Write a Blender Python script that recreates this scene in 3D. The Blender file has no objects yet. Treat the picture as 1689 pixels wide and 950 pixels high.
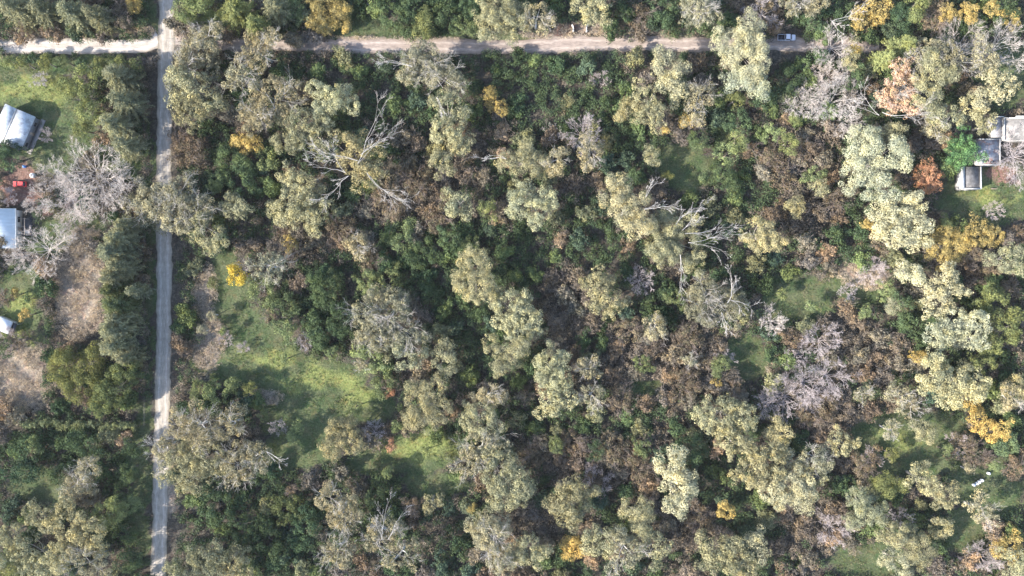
import bpy, math, random
import numpy as np
PI = math.pi
R_ = math.radians
sc = bpy.context.scene
# ------------------------------------------------------------------ camera, light, exposure
CAM_H = 215.0          # drone height in metres
S0 = 0.18              # metres per photo pixel on the ground
cam = bpy.data.cameras.new('camera'); camo = bpy.data.objects.new('camera', cam)
sc.collection.objects.link(camo); sc.camera = camo
camo.location = (0, 0, CAM_H); camo.rotation_euler = (0, 0, 0)
cam.sensor_width = 36.0; cam.lens = 18.0 * CAM_H / (844.5 * S0)
cam.clip_start = 1.0; cam.clip_end = 6000
SUN_EL, SUN_AZ = 30.0, 22.0    # shadows fall towards +x, turned SUN_AZ degrees towards +y
world = bpy.data.worlds.new('World'); sc.world = world; world.use_nodes = True
wn = world.node_tree; bg = wn.nodes['Background']
sky = wn.nodes.new('ShaderNodeTexSky'); sky.sky_type = 'NISHITA'; sky.sun_disc = False
sky.sun_elevation = R_(SUN_EL)
# the sun stands at direction -shadow: compass angle of the sun measured from +y clockwise
sunx, suny = -math.cos(R_(SUN_AZ)), -math.sin(R_(SUN_AZ))
sky.sun_rotation = math.atan2(sunx, suny)
wn.links.new(sky.outputs[0], bg.inputs[0]); bg.inputs[1].default_value = 0.15
sun = bpy.data.lights.new('sun', 'SUN'); suno = bpy.data.objects.new('sun', sun)
sc.collection.objects.link(suno); sun.energy = 4.0; sun.angle = R_(0.6); sun.color = (1, 0.95, 0.86)
from mathutils import Vector, Matrix
suno.rotation_euler = Vector((sunx * math.cos(R_(SUN_EL)), suny * math.cos(R_(SUN_EL)), math.sin(R_(SUN_EL)))).to_track_quat('Z', 'Y').to_euler()
suno.location = (-60, -30, 120)
sc.view_settings.view_transform = 'Standard'; sc.view_settings.look = 'None'
sc.view_settings.gamma = 1.0; sc.view_settings.use_curve_mapping = False
sc.view_settings.exposure = 1.74
sc.cycles.max_bounces = 5; sc.cycles.diffuse_bounces = 3; sc.cycles.glossy_bounces = 2
sc.cycles.transmission_bounces = 3; sc.cycles.transparent_max_bounces = 4
sc.cycles.use_adaptive_sampling = True
sc.render.engine = 'CYCLES'
sc.cycles.caustics_reflective = False; sc.cycles.caustics_refractive = False

# ------------------------------------------------------------------ helpers
def W(px, py, z=0.0):                 # photo pixel + height -> world point
    f = S0 * (CAM_H - z) / CAM_H
    return ((px - 844.5) * f, (475 - py) * f, z)
def link(o): sc.collection.objects.link(o); return o
def tag(o, label=None, cat=None, group=None, kind=None):
    if label: o['label'] = label
    if cat: o['category'] = cat
    if group: o['group'] = group
    if kind: o['kind'] = kind
    return o
def empty(name, loc, rz=0.0):
    o = bpy.data.objects.new(name, None); o.location = loc; o.rotation_euler = (0, 0, rz); o.empty_display_size = 0.5
    return link(o)
def mesh_np(name, V, F, mats, attrs=None, smooth=False):
    """V (n,3) F (m,k) numpy"""
    me = bpy.data.meshes.new(name); V = np.asarray(V, np.float32); F = np.asarray(F, np.int32)
    m, k = F.shape
    me.vertices.add(len(V)); me.vertices.foreach_set('co', V.ravel())
    me.loops.add(m * k); me.loops.foreach_set('vertex_index', F.ravel())
    me.polygons.add(m); me.polygons.foreach_set('loop_start', np.arange(0, m * k, k, dtype=np.int32))
    if smooth: me.polygons.foreach_set('use_smooth', np.ones(m, bool))
    for n, a in (attrs or {}).items():
        at = me.attributes.new(n, 'FLOAT', 'FACE'); at.data.foreach_set('value', np.asarray(a, np.float32))
    for mt in (mats if isinstance(mats, (list, tuple)) else [mats]): me.materials.append(mt)
    me.update(calc_edges=True)
    return me
def obj(name, me, parent=None, col=None, loc=None):
    o = bpy.data.objects.new(name, me); link(o)
    if parent: o.parent = parent
    if col is not None: o.color = (*col, 1)
    if loc is not None: o.location = loc
    return o

# ------------------------------------------------------------------ materials
def newmat(name, rough=0.9):
    m = bpy.data.materials.new(name); m.use_nodes = True
    nt = m.node_tree; b = nt.nodes['Principled BSDF']; b.inputs['Roughness'].default_value = rough
    if 'Specular IOR Level' in b.inputs: b.inputs['Specular IOR Level'].default_value = 0.25
    return m, nt, b
def nd(nt, t, **kw):
    n = nt.nodes.new(t)
    for k, v in kw.items(): setattr(n, k, v)
    return n
def mixc(nt, fac, a, b, mode='MIX'):
    n = nt.nodes.new('ShaderNodeMix'); n.data_type = 'RGBA'; n.blend_type = mode
    for sock, val in ((n.inputs[0], fac), (n.inputs[6], a), (n.inputs[7], b)):
        if isinstance(val, bpy.types.NodeSocket): nt.links.new(val, sock)
        elif isinstance(val, (int, float)): sock.default_value = val
        else: sock.default_value = (*val, 1) if len(val) == 3 else val
    return n.outputs[2]
def noise(nt, scale, detail=4, rough=0.6, vec=None, dist=0.0):
    n = nd(nt, 'ShaderNodeTexNoise'); n.inputs['Scale'].default_value = scale
    n.inputs['Detail'].default_value = detail; n.inputs['Roughness'].default_value = rough; n.inputs['Distortion'].default_value = dist
    if vec: nt.links.new(vec, n.inputs['Vector'])
    return n.outputs['Fac']
def ramp(nt, v, stops):
    n = nd(nt, 'ShaderNodeValToRGB'); el = n.color_ramp.elements
    while len(el) < len(stops): el.new(0.5)
    for e, (p, c) in zip(el, stops):
        e.position = p; e.color = (*c, 1) if hasattr(c, '__len__') else (c, c, c, 1)
    nt.links.new(v, n.inputs[0]); return n.outputs[0]
def mathn(nt, op, a, b=None):
    n = nd(nt, 'ShaderNodeMath', operation=op)
    for s, v in ((n.inputs[0], a), (n.inputs[1], b)):
        if v is None: continue
        if isinstance(v, bpy.types.NodeSocket): nt.links.new(v, s)
        else: s.default_value = v
    return n.outputs[0]

def leaf_material():
    m = bpy.data.materials.new('foliage'); m.use_nodes = True; nt = m.node_tree; nt.nodes.clear()
    out = nd(nt, 'ShaderNodeOutputMaterial'); oi = nd(nt, 'ShaderNodeObjectInfo')
    at = nd(nt, 'ShaderNodeAttribute', attribute_name='tint')
    k = ramp(nt, at.outputs['Fac'], [(0.0, (0.50, 0.56, 0.62)), (0.5, (1, 1, 1)), (1.0, (1.55, 1.46, 1.28))])
    geo = nd(nt, 'ShaderNodeNewGeometry'); P = geo.outputs['Position']
    c = mixc(nt, 1.0, oi.outputs['Color'], k, 'MULTIPLY')
    hue = ramp(nt, noise(nt, 0.33, 4, 0.7, P), [(0.3, (0.93, 0.95, 1.02)), (0.5, (1, 1, 1)), (0.72, (1.15, 1.04, 0.78))])
    c = mixc(nt, 1.0, c, hue, 'MULTIPLY')
    turned = mathn(nt, 'MULTIPLY', ramp(nt, noise(nt, 0.55, 4, 0.75, P), [(0.44, 0.0), (0.60, 1.0)]), mathn(nt, 'SUBTRACT', 1.0, oi.outputs['Alpha']))
    c = mixc(nt, turned, c, mixc(nt, 1.0, (0.20, 0.185, 0.11), k, 'MULTIPLY'))
    d = nd(nt, 'ShaderNodeBsdfDiffuse'); t = nd(nt, 'ShaderNodeBsdfTranslucent')
    nt.links.new(c, d.inputs[0]); nt.links.new(c, t.inputs[0])
    mx = nd(nt, 'ShaderNodeMixShader'); mx.inputs[0].default_value = 0.15
    nt.links.new(d.outputs[0], mx.inputs[1]); nt.links.new(t.outputs[0], mx.inputs[2]); nt.links.new(mx.outputs[0], out.inputs[0])
    return m
M_LEAF = leaf_material()
def bark_material():
    m, nt, b = newmat('bark', 0.95); oi = nd(nt, 'ShaderNodeObjectInfo')
    tc = nd(nt, 'ShaderNodeTexCoord')
    k = ramp(nt, noise(nt, 1.3, 5, 0.7, tc.outputs['Object']), [(0.3, 0.62), (0.7, 1.2)])
    nt.links.new(mixc(nt, 1.0, oi.outputs['Color'], k, 'MULTIPLY'), b.inputs['Base Color']); return m
M_BARK = bark_material()

# ------------------------------------------------------------------ leaf clouds and branches
def leaf_cloud(rng, C, Rc, tint, dens=62, size=0.34, asp=0.75, up=-0.35, jit=0.45, zs=0.85, shell=(0.7, 1.1), drift=None):
    """quads over the surface of little clumps; returns V, F, tint"""
    C = np.asarray(C, float); Rc = np.asarray(Rc, float)
    n = np.maximum(8, (dens * Rc ** 2)).astype(int)
    idx = np.repeat(np.arange(len(C)), n); N = len(idx)
    z = rng.uniform(up, 1, N); a = rng.uniform(0, 2 * PI, N); s = np.sqrt(np.maximum(0, 1 - z * z))
    d = np.stack([s * np.cos(a), s * np.sin(a), z], 1)
    rr = Rc[idx] * rng.uniform(shell[0], shell[1], N)
    P = C[idx] + d * rr[:, None] * np.array([1, 1, zs])
    nr = d + rng.normal(0, jit, (N, 3)); nr /= np.linalg.norm(nr, axis=1)[:, None]
    t = np.cross(nr, rng.normal(0, 1, (N, 3)) if drift is None else drift[idx] + rng.normal(0, 0.25, (N, 3)))
    if drift is not None: t = np.cross(t, nr)
    t /= np.linalg.norm(t, axis=1)[:, None] + 1e-9
    b = np.cross(nr, t); sz = size * rng.uniform(0.6, 1.35, N)
    t = t * (sz * 0.5)[:, None]; b = b * (sz * 0.5 * asp)[:, None]
    V = np.stack([P - t, P + b * 0.9 - t * 0.1, P + t, P - b * 0.9 + t * 0.15], 1).reshape(-1, 3)
    F = np.arange(N * 4).reshape(-1, 4)
    T = np.clip(tint[idx] + rng.normal(0, 0.13, N), 0, 1)
    return V, F, T
def tubes(segs, sides=4):
    """segs: (p0,p1,r0,r1) list -> V,F"""
    A = np.array([s[0] for s in segs], float); B = np.array([s[1] for s in segs], float)
    ra = np.array([s[2] for s in segs], float); rb = np.array([s[3] for s in segs], float)
    d = B - A; d /= np.linalg.norm(d, axis=1)[:, None] + 1e-9
    ref = np.where(np.abs(d[:, 2:3]) > 0.9, np.array([[1.0, 0, 0]]), np.array([[0, 0, 1.0]]))
    u = np.cross(d, ref); u /= np.linalg.norm(u, axis=1)[:, None] + 1e-9; v = np.cross(d, u)
    rings = []
    for P, r in ((A, ra), (B, rb)):
        for k in range(sides):
            an = 2 * PI * k / sides
            rings.append(P + (u * math.cos(an) + v * math.sin(an)) * r[:, None])
    V = np.stack(rings, 1).reshape(-1, 3); n = len(segs); base = np.arange(n)[:, None] * 2 * sides
    F = np.concatenate([base + np.array([[k, (k + 1) % sides, sides + (k + 1) % sides, sides + k]]) for k in range(sides)], 0)
    return V, F
def grow(rnd, p, d, L, r, depth, segs, droop=0.0, wig=0.25, kids=(3, 5), shrink=0.62, spread=0.9, step=None, rmin=0.025):
    """a limb with side branches, recursively"""
    n = max(3, int(L / (step or max(0.5, L / 5)))); q = Vector(p); d = Vector(d).normalized(); sl = L / n
    nk = rnd.randint(*kids) if depth > 0 else 0
    at = sorted(rnd.uniform(0.25, 1.0) for _ in range(nk)); ki = 0
    for i in range(n):
        d = (d + Vector((rnd.gauss(0, wig), rnd.gauss(0, wig), rnd.gauss(0, wig) - droop)) * 0.6).normalized()
        q2 = q + d * sl; r0 = max(rmin, r * (1 - 0.7 * i / n)); r1 = max(rmin * 0.8, r * (1 - 0.7 * (i + 1) / n))
        segs.append((tuple(q), tuple(q2), r0, r1))
        while ki < nk and at[ki] <= (i + 1) / n:
            side = Vector((rnd.gauss(0, 1), rnd.gauss(0, 1), rnd.gauss(0, 0.6)))
            side = (side - d * side.dot(d)).normalized()
            grow(rnd, q2, d + side * spread * rnd.uniform(0.5, 1.2), L * shrink * rnd.uniform(0.75, 1.1), max(rmin, r1 * 0.75), depth - 1, segs, droop, wig, kids, shrink, spread, step, rmin)
            ki += 1
        q = q2
    return q

# ------------------------------------------------------------------ ground
ELL = lambda X, Y, x, y, rx, ry: 1 - np.sqrt(((X - x) / rx) ** 2 + ((Y - y) / ry) ** 2)
GRASS = [(455, 612, 80, 52), (530, 635, 95, 54), (600, 668, 58, 40), (500, 690, 90, 45), (415, 560, 80, 60), (365, 495, 52, 90), (365, 590, 55, 45), (655, 762, 100, 24), (720, 800, 70, 24), (490, 745, 70, 35), (690, 735, 70, 32),
         (1130, 275, 55, 55), (1200, 210, 20, 60), (1310, 492, 68, 48), (1230, 590, 46, 50), (1060, 640, 28, 22), (1500, 730, 125, 66), (1630, 800, 75, 60), (1440, 925, 90, 36), (1590, 880, 50, 45), (1640, 320, 110, 62), (1660, 120, 60, 70),
         (50, 150, 100, 45), (90, 220, 75, 80), (20, 130, 90, 30), (30, 470, 45, 45), (30, 530, 50, 45), (55, 560, 20, 50), (250, 420, 11, 260), (250, 25, 12, 45), (80, 390, 60, 30), (60, 800, 60, 36), (230, 790, 26, 160), (120, 370, 70, 30),
         (345, 30, 55, 28), (600, 45, 75, 22), (640, 62, 40, 10), (820, 62, 110, 8), (1420, 470, 70, 40), (100, 105, 140, 14), (200, 250, 40, 60)]
BRIGHT = [(50, 150, 100, 28), (530, 628, 95, 24), (600, 650, 50, 24), (440, 590, 60, 20), (350, 32, 50, 22), (20, 545, 50, 30), (30, 510, 40, 30), (700, 735, 90, 30), (1640, 325, 60, 12), (1480, 720, 60, 20)]  # yellow-green grass; the diagonal clearing strip also has sunlight painted in
DRY = [(130, 480, 55, 85), (150, 400, 40, 30), (40, 620, 75, 62), (120, 52, 160, 11), (1000, 46, 85, 14), (900, 58, 60, 7), (320, 62, 40, 22), (1430, 440, 60, 40), (225, 48, 18, 12), (640, 65, 200, 4), (1110, 50, 50, 12), (280, 790, 20, 80), (1310, 600, 50, 40), (345, 565, 30, 50), (340, 480, 22, 50), (440, 655, 30, 14)]
SOIL = [(1650, 280, 35, 25), (25, 300, 45, 30), (940, 55, 30, 14), (60, 330, 80, 18)]
def region(X, Y, L, soft=0.25):
    m = np.zeros_like(X)
    for e in L: m = np.maximum(m, np.clip(ELL(X, Y, *e) / soft + 0.0, 0, 1))
    return m
def build_ground():
    def axis(lo, hi, st, far):
        c = list(np.arange(lo, hi + 1e-6, st)); k = st
        a, b = lo, hi
        while b < far: k *= 1.5; b += k; c.append(b)
        k = st
        while a > -far: k *= 1.5; a -= k; c.insert(0, a)
        return np.array(c)
    xs = axis(-175, 175, 1.0, 2500); ys = axis(-105, 105, 1.0, 2500)
    XX, YY = np.meshgrid(xs, ys); V = np.stack([XX.ravel(), YY.ravel(), np.zeros(XX.size)], 1)
    nx, ny = len(xs), len(ys); i = np.arange(ny - 1)[:, None] * nx + np.arange(nx - 1)[None]
    F = np.stack([i, i + 1, i + nx + 1, i + nx], -1).reshape(-1, 4)
    PX = XX.ravel() / S0 + 844.5; PY = 475 - YY.ravel() / S0
    rng = np.random.default_rng(3)
    wx = 9 * np.sin(PY / 17 + 2 * np.sin(PX / 31)) + 5 * np.sin(PY / 6.1 + PX / 9); wy = 9 * np.sin(PX / 19 + 1.7 * np.sin(PY / 27)) + 5 * np.sin(PX / 7.3 - PY / 8)
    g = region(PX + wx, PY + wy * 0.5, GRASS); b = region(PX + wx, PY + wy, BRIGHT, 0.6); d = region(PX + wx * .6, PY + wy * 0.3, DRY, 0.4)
    s = region(PX + wx, PY + wy, SOIL, 0.4)
    me = mesh_np('ground', V, F, ground_mat())
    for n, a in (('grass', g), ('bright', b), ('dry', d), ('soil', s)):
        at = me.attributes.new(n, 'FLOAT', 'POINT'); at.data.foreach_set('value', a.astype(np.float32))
    tag(obj('ground', me), kind='structure')
def ground_mat():
    m, nt, b = newmat('ground_cover', 1.0); tc = nd(nt, 'ShaderNodeTexCoord'); P = tc.outputs['Object']
    n1 = noise(nt, 0.09, 6, 0.65, P); n2 = noise(nt, 0.9, 6, 0.7, P); n3 = noise(nt, 0.25, 5, 0.7, P, 0.6)
    A = lambda n: nd(nt, 'ShaderNodeAttribute', attribute_name=n).outputs['Fac']
    litter = ramp(nt, n2, [(0.3, (0.035, 0.032, 0.028)), (0.5, (0.07, 0.062, 0.05)), (0.75, (0.15, 0.125, 0.10))])
    grass = mixc(nt, ramp(nt, n3, [(0.35, 0.0), (0.62, 1.0)]), (0.045, 0.075, 0.028), (0.10, 0.11, 0.055))
    bright = mixc(nt, ramp(nt, n2, [(0.3, 0.0), (0.7, 1.0)]), (0.125, 0.165, 0.04), (0.235, 0.24, 0.09))  # lighter grass colour, raised to paint sun onto the clearing strip
    dry = ramp(nt, n2, [(0.25, (0.12, 0.098, 0.075)), (0.5, (0.26, 0.215, 0.165)), (0.8, (0.42, 0.355, 0.28))])
    soil = ramp(nt, n2, [(0.3, (0.13, 0.075, 0.055)), (0.7, (0.24, 0.15, 0.12))])
    def soft(a, sh=0.25):   # ragged borders
        v = mathn(nt, 'ADD', a, mathn(nt, 'MULTIPLY', mathn(nt, 'SUBTRACT', n2, 0.5), 1.6))
        return ramp(nt, v, [(0.5 - sh, 0.0), (0.5 + sh, 1.0)])
    c = mixc(nt, soft(A('grass')), litter, grass)
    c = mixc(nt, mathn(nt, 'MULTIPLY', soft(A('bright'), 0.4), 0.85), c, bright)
    c = mixc(nt, soft(A('dry')), c, dry); c = mixc(nt, soft(A('soil')), c, soil)
    c = mixc(nt, 1.0, c, ramp(nt, noise(nt, 1.9, 5, 0.85, P), [(0.32, 0.5), (0.5, 0.95), (0.68, 1.55)]), 'MULTIPLY')
    c = mixc(nt, ramp(nt, noise(nt, 0.35, 6, 0.8, P, 1.0), [(0.5, 0.0), (0.62, 0.55)]), c, mixc(nt, 1.0, c, (1.25, 0.85, 0.8), 'MULTIPLY'))
    c = mixc(nt, 1.0, c, ramp(nt, n1, [(0.35, 0.78), (0.65, 1.2)]), 'MULTIPLY')
    nt.links.new(c, b.inputs['Base Color'])
    bp = nd(nt, 'ShaderNodeBump'); bp.inputs['Strength'].default_value = 0.9; bp.inputs['Distance'].default_value = 0.35
    nt.links.new(noise(nt, 1.6, 6, 0.75, P), bp.inputs['Height']); nt.links.new(bp.outputs[0], b.inputs['Normal'])
    return m
build_ground()

# ------------------------------------------------------------------ roads
def road_mat(name, base, side, track=(0.62, 0.57, 0.54)):
    m, nt, b = newmat(name, 0.95); uv = nd(nt, 'ShaderNodeUVMap'); tc = nd(nt, 'ShaderNodeTexCoord'); P = tc.outputs['Object']
    sep = nd(nt, 'ShaderNodeSeparateXYZ'); nt.links.new(uv.outputs[0], sep.inputs[0]); u = sep.outputs[0]
    n2 = noise(nt, 0.7, 6, 0.7, P); n4 = noise(nt, 4.0, 4, 0.7, P)
    mp = nd(nt, 'ShaderNodeMapping'); nt.links.new(uv.outputs[0], mp.inputs[0]); mp.inputs['Scale'].default_value = (26, 0.35, 1)
    streak = noise(nt, 1.0, 5, 0.65, mp.outputs[0])
    wob = mathn(nt, 'ADD', u, mathn(nt, 'MULTIPLY', mathn(nt, 'SUBTRACT', noise(nt, 0.16, 3, 0.5, P), 0.5), 0.22))
    rut = ramp(nt, wob, [(0.16, 0.0), (0.27, 1.0), (0.38, 0.25), (0.5, 0.1), (0.62, 0.3), (0.73, 1.0), (0.86, 0.0)])
    c = mixc(nt, ramp(nt, rut, [(0.2, 0.0), (0.9, 0.75)]), base, track)
    c = mixc(nt, ramp(nt, mathn(nt, 'ABSOLUTE', mathn(nt, 'SUBTRACT', wob, 0.5)), [(0.36, 0.0), (0.5, 0.85)]), c, side)
    c = mixc(nt, 1.0, c, ramp(nt, streak, [(0.3, 0.62), (0.7, 1.3)]), 'MULTIPLY')
    c = mixc(nt, 1.0, c, ramp(nt, n2, [(0.3, 0.82), (0.7, 1.15)]), 'MULTIPLY')
    c = mixc(nt, 1.0, c, ramp(nt, n4, [(0.3, 0.88), (0.7, 1.1)]), 'MULTIPLY')
    nt.links.new(c, b.inputs['Base Color'])
    bp = nd(nt, 'ShaderNodeBump'); bp.inputs['Strength'].default_value = 0.5; bp.inputs['Distance'].default_value = 0.12
    nt.links.new(n4, bp.inputs['Height']); nt.links.new(bp.outputs[0], b.inputs['Normal'])
    return m
def ribbon(name, pts, z, mat, seed=1, rag=1.0):
    """pts: (px,py,width_px). A road sheet with ragged edges and UVs across/along."""
    rnd = random.Random(seed); P = [Vector(W(x, y)).xy for x, y, w in pts]; Wd = [w * S0 for x, y, w in pts]
    Q, Q_w = [], []
    for i in range(len(P) - 1):
        n = max(1, int((P[i + 1] - P[i]).length / 1.2))
        for k in range(n):
            t = k / n; a = P[max(0, i - 1)]; b = P[i]; c = P[i + 1]; d = P[min(len(P) - 1, i + 2)]
            q = 0.5 * ((2 * b) + (c - a) * t + (2 * a - 5 * b + 4 * c - d) * t * t + (3 * b - a - 3 * c + d) * t ** 3)
            Q.append(q); Q_w.append(Wd[i] * (1 - t) + Wd[i + 1] * t)
    Q.append(P[-1]); Q_w.append(Wd[-1])
    K = 9; V = []; UV = []; L = 0; jl = jr = 0
    for i, q in enumerate(Q):
        t = (Q[min(i + 1, len(Q) - 1)] - Q[max(i - 1, 0)]).normalized(); nn = Vector((t.y, -t.x))
        if i: L += (Q[i] - Q[i - 1]).length
        jl = jl * 0.55 + rnd.gauss(0, 0.10) * rag; jr = jr * 0.55 + rnd.gauss(0, 0.10) * rag
        for k in range(K):
            u = k / (K - 1); e = jl * (1 - u) + jr * u if 0 < k < K - 1 else (jl if k == 0 else jr) * 1.5
            p = q + nn * ((u - 0.5) * Q_w[i] + e); V.append((p.x, p.y, z)); UV.append((u, L))
    n = len(Q); F = [[i * K + k, i * K + k + 1, (i + 1) * K + k + 1, (i + 1) * K + k] for i in range(n - 1) for k in range(K - 1)]
    F = [f[::-1] for f in F]
    me = mesh_np(name, V, F, mat); ul = me.uv_layers.new(name='UVMap')
    ul.data.foreach_set('uv', np.array([UV[v] for f in F for v in f], np.float32).ravel())
    tag(obj(name, me), kind='structure')
ribbon('dirt_road', [(276, -300, 27), (276, -60, 27), (275, 0, 26), (274, 60, 28), (272, 150, 24), (271, 300, 24), (271, 450, 26), (270, 600, 25), (267, 700, 25), (264, 850, 26), (260, 960, 27), (252, 1300, 28)], 0.012,
       road_mat('pale_gravel', (0.345, 0.30, 0.25), (0.20, 0.165, 0.12), (0.46, 0.405, 0.35)))
ribbon('side_road', [(-500, 76, 27), (-100, 76, 26), (0, 76, 25), (120, 76, 25), (200, 76, 24), (235, 74, 22), (262, 62, 27)], 0.008, road_mat('sandy_gravel', (0.43, 0.375, 0.33), (0.28, 0.23, 0.17), (0.56, 0.51, 0.46)), 2)
ribbon('cross_road', [(284, 48, 46), (310, 64, 34), (345, 74, 25), (400, 75, 23), (600, 76, 23), (760, 77, 24), (860, 77, 24), (940, 73, 32), (1000, 71, 26), (1100, 72, 25), (1200, 73, 24), (1320, 72, 26), (1450, 74, 22)], 0.008,
       road_mat('pinkish_earth', (0.30, 0.24, 0.205), (0.21, 0.165, 0.125), (0.44, 0.365, 0.315)), 3, 1.5)

# ------------------------------------------------------------------ tree builders
SPEC = {  # colour, height, clump radius, leaf density, size
 'G': dict(col=(0.315, 0.30, 0.18), h=14, rc=0.98, name='eucalyptus_tree', cat='tree', ph='pale olive gum tree', bark=(0.36, 0.32, 0.28)),
 'W': dict(col=(0.30, 0.275, 0.18), h=14, rc=0.85, name='eucalyptus_tree', cat='tree', ph='greyish gum tree with pale branches', bark=(0.62, 0.58, 0.55), twig=1),
 'C': dict(col=(0.38, 0.365, 0.24), h=15, rc=1.3, name='eucalyptus_tree', cat='tree', ph='cream green gum tree', bark=(0.40, 0.36, 0.32)),
 'O': dict(col=(0.17, 0.185, 0.075), h=12, rc=1.2, name='olive_green_tree', cat='tree', ph='olive green tree', bark=(0.3, 0.26, 0.22)),
 'D': dict(col=(0.080, 0.115, 0.060), h=7.5, rc=1.0, name='evergreen_tree', cat='tree', ph='dark green evergreen tree', bark=(0.2, 0.17, 0.14)),
 'L': dict(col=(0.18, 0.215, 0.10), h=6.5, rc=0.9, name='light_green_tree', cat='tree', ph='light green bushy tree', bark=(0.25, 0.2, 0.16)),
 'R': dict(col=(0.175, 0.135, 0.10), h=6, rc=0.8, name='brown_leaved_tree', cat='tree', ph='russet brown leaved tree', bark=(0.22, 0.17, 0.15), twig=1),
 'Y': dict(col=(0.43, 0.33, 0.125), h=8, rc=0.95, name='autumn_tree', cat='tree', ph='golden yellow tree', bark=(0.25, 0.2, 0.16)),
 'A': dict(col=(0.40, 0.21, 0.13), h=8, rc=0.9, name='autumn_tree', cat='tree', ph='orange red tree', bark=(0.25, 0.2, 0.16)),
 'S': dict(col=(0.56, 0.38, 0.27), h=13, rc=0.95, name='withered_tree', cat='tree', ph='salmon brown withered tree', bark=(0.6, 0.42, 0.36), twig=1),
 'M': dict(col=(0.12, 0.215, 0.09), h=8, rc=0.75, name='round_green_tree', cat='tree', ph='round mid green tree', bark=(0.2, 0.17, 0.14)),
 'B': dict(col=(0.56, 0.50, 0.46), h=9, name='bare_tree', cat='bare tree', ph='leafless whitish tree'),
 'V': dict(col=(0.46, 0.40, 0.395), h=7, name='bare_tree', cat='bare tree', ph='leafless lilac grey tree'),
 'P': dict(col=(0.235, 0.235, 0.145), h=14, name='conifer_tree', cat='conifer', ph='dark olive conifer', bark=(0.2, 0.15, 0.12)),
 'Q': dict(col=(0.24, 0.27, 0.12), h=13, name='conifer_tree', cat='conifer', ph='pale green feathery conifer', bark=(0.2, 0.15, 0.12)),
}
def crown_mesh(rng, lobes, rc, dens=62, size=0.34, cover=2.0, uneven=0.55):
    """lobes: (x,y,z,r) local. -> mesh data of leaf quads"""
    C, Rr, T = [], [], []
    for (x, y, z, r) in lobes:
        subs = [(x, y, z, r * 0.74)]
        for _ in range(int(rng.integers(4, 8)) + int(r > 5)):
            a = rng.uniform(0, 2 * PI); q = r * rng.uniform(0.4, 1.0)
            subs.append((x + q * math.cos(a), y + q * math.sin(a), z + rng.uniform(-0.35, 0.25) * r, r * rng.uniform(0.18, 0.48)))
        for (sx, sy, sz, sr) in subs:
            n = max(3, int(cover * (sr / rc) ** 2 * rng.uniform(0.75, 1.1)) + 2)
            zz = rng.uniform(-0.35, 1, n); a = rng.uniform(0, 2 * PI, n); s = np.sqrt(1 - zz * zz)
            q = rng.uniform(0.62, 1.03, n) * sr; bt = rng.uniform(0.35, 0.6)
            C.append(np.stack([sx + s * np.cos(a) * q, sy + s * np.sin(a) * q, sz + zz * q * 0.75], 1))
            Rr.append(rc * rng.uniform(0.3, 1.0, n) ** 1.0 * 1.25); T.append(np.clip(bt + rng.normal(0, 0.17 * uneven / 0.55, n), 0.05, 0.95))
    return leaf_cloud(rng, np.concatenate(C), np.concatenate(Rr), np.concatenate(T), dens, size)
LABELLED = []     # (object, phrase, px, py, label or None)
def jitcol(rng, c, k=0.12):
    b = 1 + rng.normal(0, k); w = rng.normal(0.02, k * 0.28)
    return tuple(float(np.clip(v * b * (1 + w * s), 0.01, 0.85)) for v, s in zip(c, (1, 0, -1)))
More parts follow.
